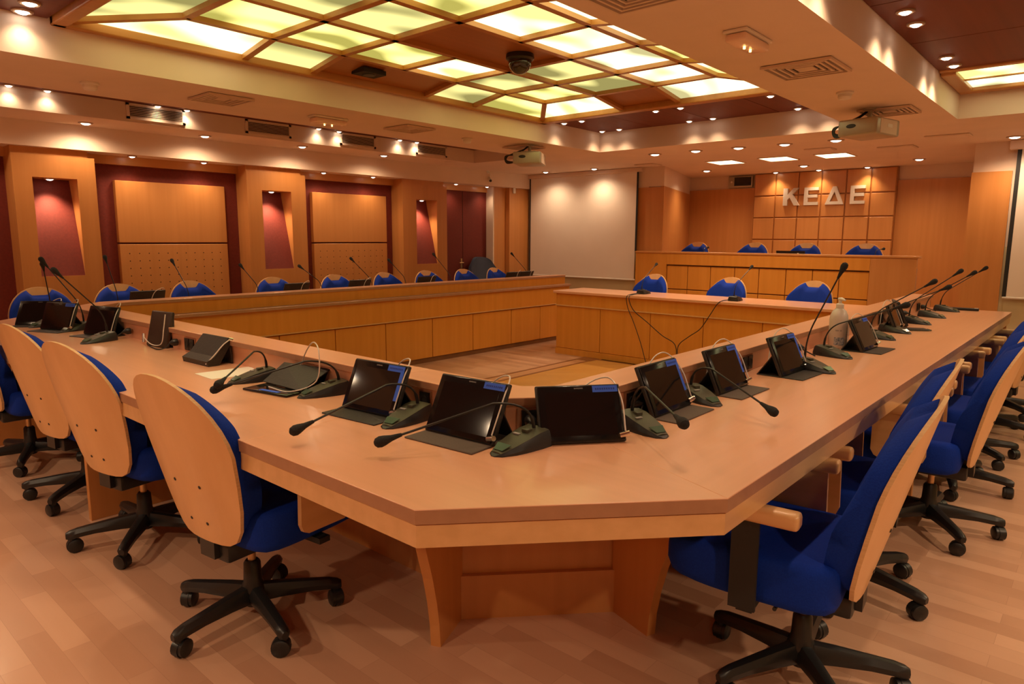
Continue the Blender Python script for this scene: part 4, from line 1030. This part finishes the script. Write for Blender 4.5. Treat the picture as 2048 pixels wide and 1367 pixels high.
# small things on the desks
def plug(x, y, ang, label, cab):
    t = thing('power_plug', label, 'plug', (x, y, 0.793), ang, 'black plugs in the desk sockets')
    MB().lathe([(0, 0), (0.019, 0.0), (0.020, 0.018), (0.012, 0.032), (0.006, 0.040), (0, 0.040)], 14, axis_matrix((0.011, 0, 0), (1, 0, 0))).build('plug_body', M['black'], t, True)
    R = Matrix.Rotation(-ang, 3, 'Z'); o = Vector((x, y, 0.793))
    MB().tube(smooth_path([(0.048, 0, 0)]+[tuple(R @ (Vector(p)-o)) for p in cab]), 0.0035, 6).build('cord', M['cable_b'], t, True)
plug(1.59, 4.48, PI, 'black plug on the left desk riser with cord to the tall microphone', [(1.50, 4.46, 0.775), (1.475, 4.44, 0.77)])
plug(1.59, 3.82, PI, 'black plug on the left desk riser beside the upright brown case', [(1.52, 3.84, 0.765), (1.50, 3.90, 0.755), (1.53, 4.1, 0.754)])
plug(1.59, 2.555, PI, 'black plug on the left desk riser behind the flat tablet', [(1.53, 2.60, 0.78), (1.52, 2.68, 0.757), (1.55, 2.72, 0.757)])
plug(1.640, 1.363, D(227.5), 'left black plug at the near corner riser behind the foremost microphone', [(1.58, 1.32, 0.79), (1.56, 1.30, 0.76), (1.575, 1.27, 0.757)])
plug(1.679, 1.327, D(227.5), 'right black plug at the near corner riser behind the cornered tablet', [(1.64, 1.26, 0.80), (1.62, 1.22, 0.77), (1.60, 1.20, 0.757)])
plug(2.072, 1.249, -PI/2, 'black plug on the right desk riser behind the nearest right microphone', [(2.04, 1.19, 0.78), (2.0, 1.19, 0.765)])
plug(3.74, 1.259, -PI/2, 'black plug on the right desk riser left of the pump bottle', [(3.70, 1.20, 0.79), (3.74, 1.15, 0.757)])
for (u, l) in ((6.78, 'black plug on the right desk riser nearest the far end'), (6.1, 'black plug on the right desk riser before the farthest microphones')):
    plug(u, 1.25, -PI/2, l, [(u+0.03, 1.19, 0.78), (u+0.08, 1.14, 0.757)])
# sanitiser
t = thing('pump_bottle', 'milky plastic pump bottle of hand sanitiser on the right desk', 'bottle', (4.165, 1.165, 0.75), D(-130))
MB().lathe([(0, 0), (0.046, 0.0), (0.050, 0.006), (0.050, 0.16), (0.047, 0.185), (0.036, 0.212), (0.022, 0.226), (0.018, 0.230), (0, 0.230)], 28).build('bottle_body', M['bottle'], t, True)
MB().lathe([(0, 0.228), (0.021, 0.228), (0.021, 0.250), (0.017, 0.254), (0.009, 0.256), (0.008, 0.276), (0, 0.276)], 20).build('pump_collar', M['white'], t, True)
MB().tube([(-0.012, 0, 0.279), (0.010, 0, 0.281), (0.045, 0, 0.276)], [0.009, 0.010, 0.005], 10).build('pump_spout', M['white'], t, True)
P, Q = [], []
for zz in (0.02, 0.065):
    P.append([(0.0506*math.cos(b_), 0.0506*math.sin(b_), zz) for b_ in [D(-55+q*8) for q in range(9)]]); Q.append([(0.0498*math.cos(b_), 0.0498*math.sin(b_), zz) for b_ in [D(-55+q*8) for q in range(9)]])
MB().grid(P, Q).build('label_picture', M['label'], t, True)
m_ = MB()
for q, (z0, a0, a1) in enumerate([(0.10, -50, -30), (0.10, -24, -12), (0.128, 20, 60), (0.118, 20, 50), (0.092, 22, 58), (0.080, 22, 52), (0.068, 22, 58), (0.056, 22, 48), (0.044, 22, 58), (0.032, 22, 50)]):
    A = [[(0.0506*math.cos(D(b_)), 0.0506*math.sin(D(b_)), zz) for b_ in (a0, (a0+a1)/2, a1)] for zz in (z0, z0+(0.008 if q < 2 else 0.003))]
    B = [[(p[0]*0.985, p[1]*0.985, p[2]) for p in r_] for r_ in A]
    m_.grid(A, B)
m_.build('label_print', M['greytext'], t)
t = thing('card_wallet', 'flat black wallet lying on the right desk before the far tablets', 'wallet', (5.36, 1.00, 0.75), D(-60))
MB().box(-0.07, 0.07, -0.05, 0.05, 0, 0.012, 0.005, 2).build('cover', M['case'], t, True)
MB().tube(smooth_path([(-0.07, -0.055, 0.006), (0.0, -0.062, 0.006), (0.08, -0.05, 0.006), (0.085, 0.03, 0.006)]), 0.003, 6).build('strap', M['micbase'], t, True)
t = thing('remote_device', 'flat black device with bright tip at the far end of the right desk', 'remote', (7.19, 1.0, 0.75), D(-84))
MB().box(-0.13, 0.13, -0.035, 0.035, 0, 0.022, 0.007, 2).build('body', M['black'], t, True)
MB().box(0.095, 0.122, -0.018, 0.018, 0.022, 0.0235).build('window', M['white'], t)
t = thing('laptop', 'black laptop before the third platform chair', 'laptop', (8.62, 2.98, 1.10), D(0))
MB().box(-0.10, 0.12, -0.17, 0.17, 0.0, 0.018, 0.004, 1).build('keyboard_base', M['black'], t)
MB().extr([(-0.10, -0.17, 0.012), (-0.10, 0.17, 0.012), (-0.135, 0.17, 0.125), (-0.135, -0.17, 0.125)], (-0.008, 0, 0)).build('lid', M['black'], t)
MB().box(-0.1385, -0.137, -0.10, -0.08, 0.085, 0.10).build('lid_mark', M['white'], t)
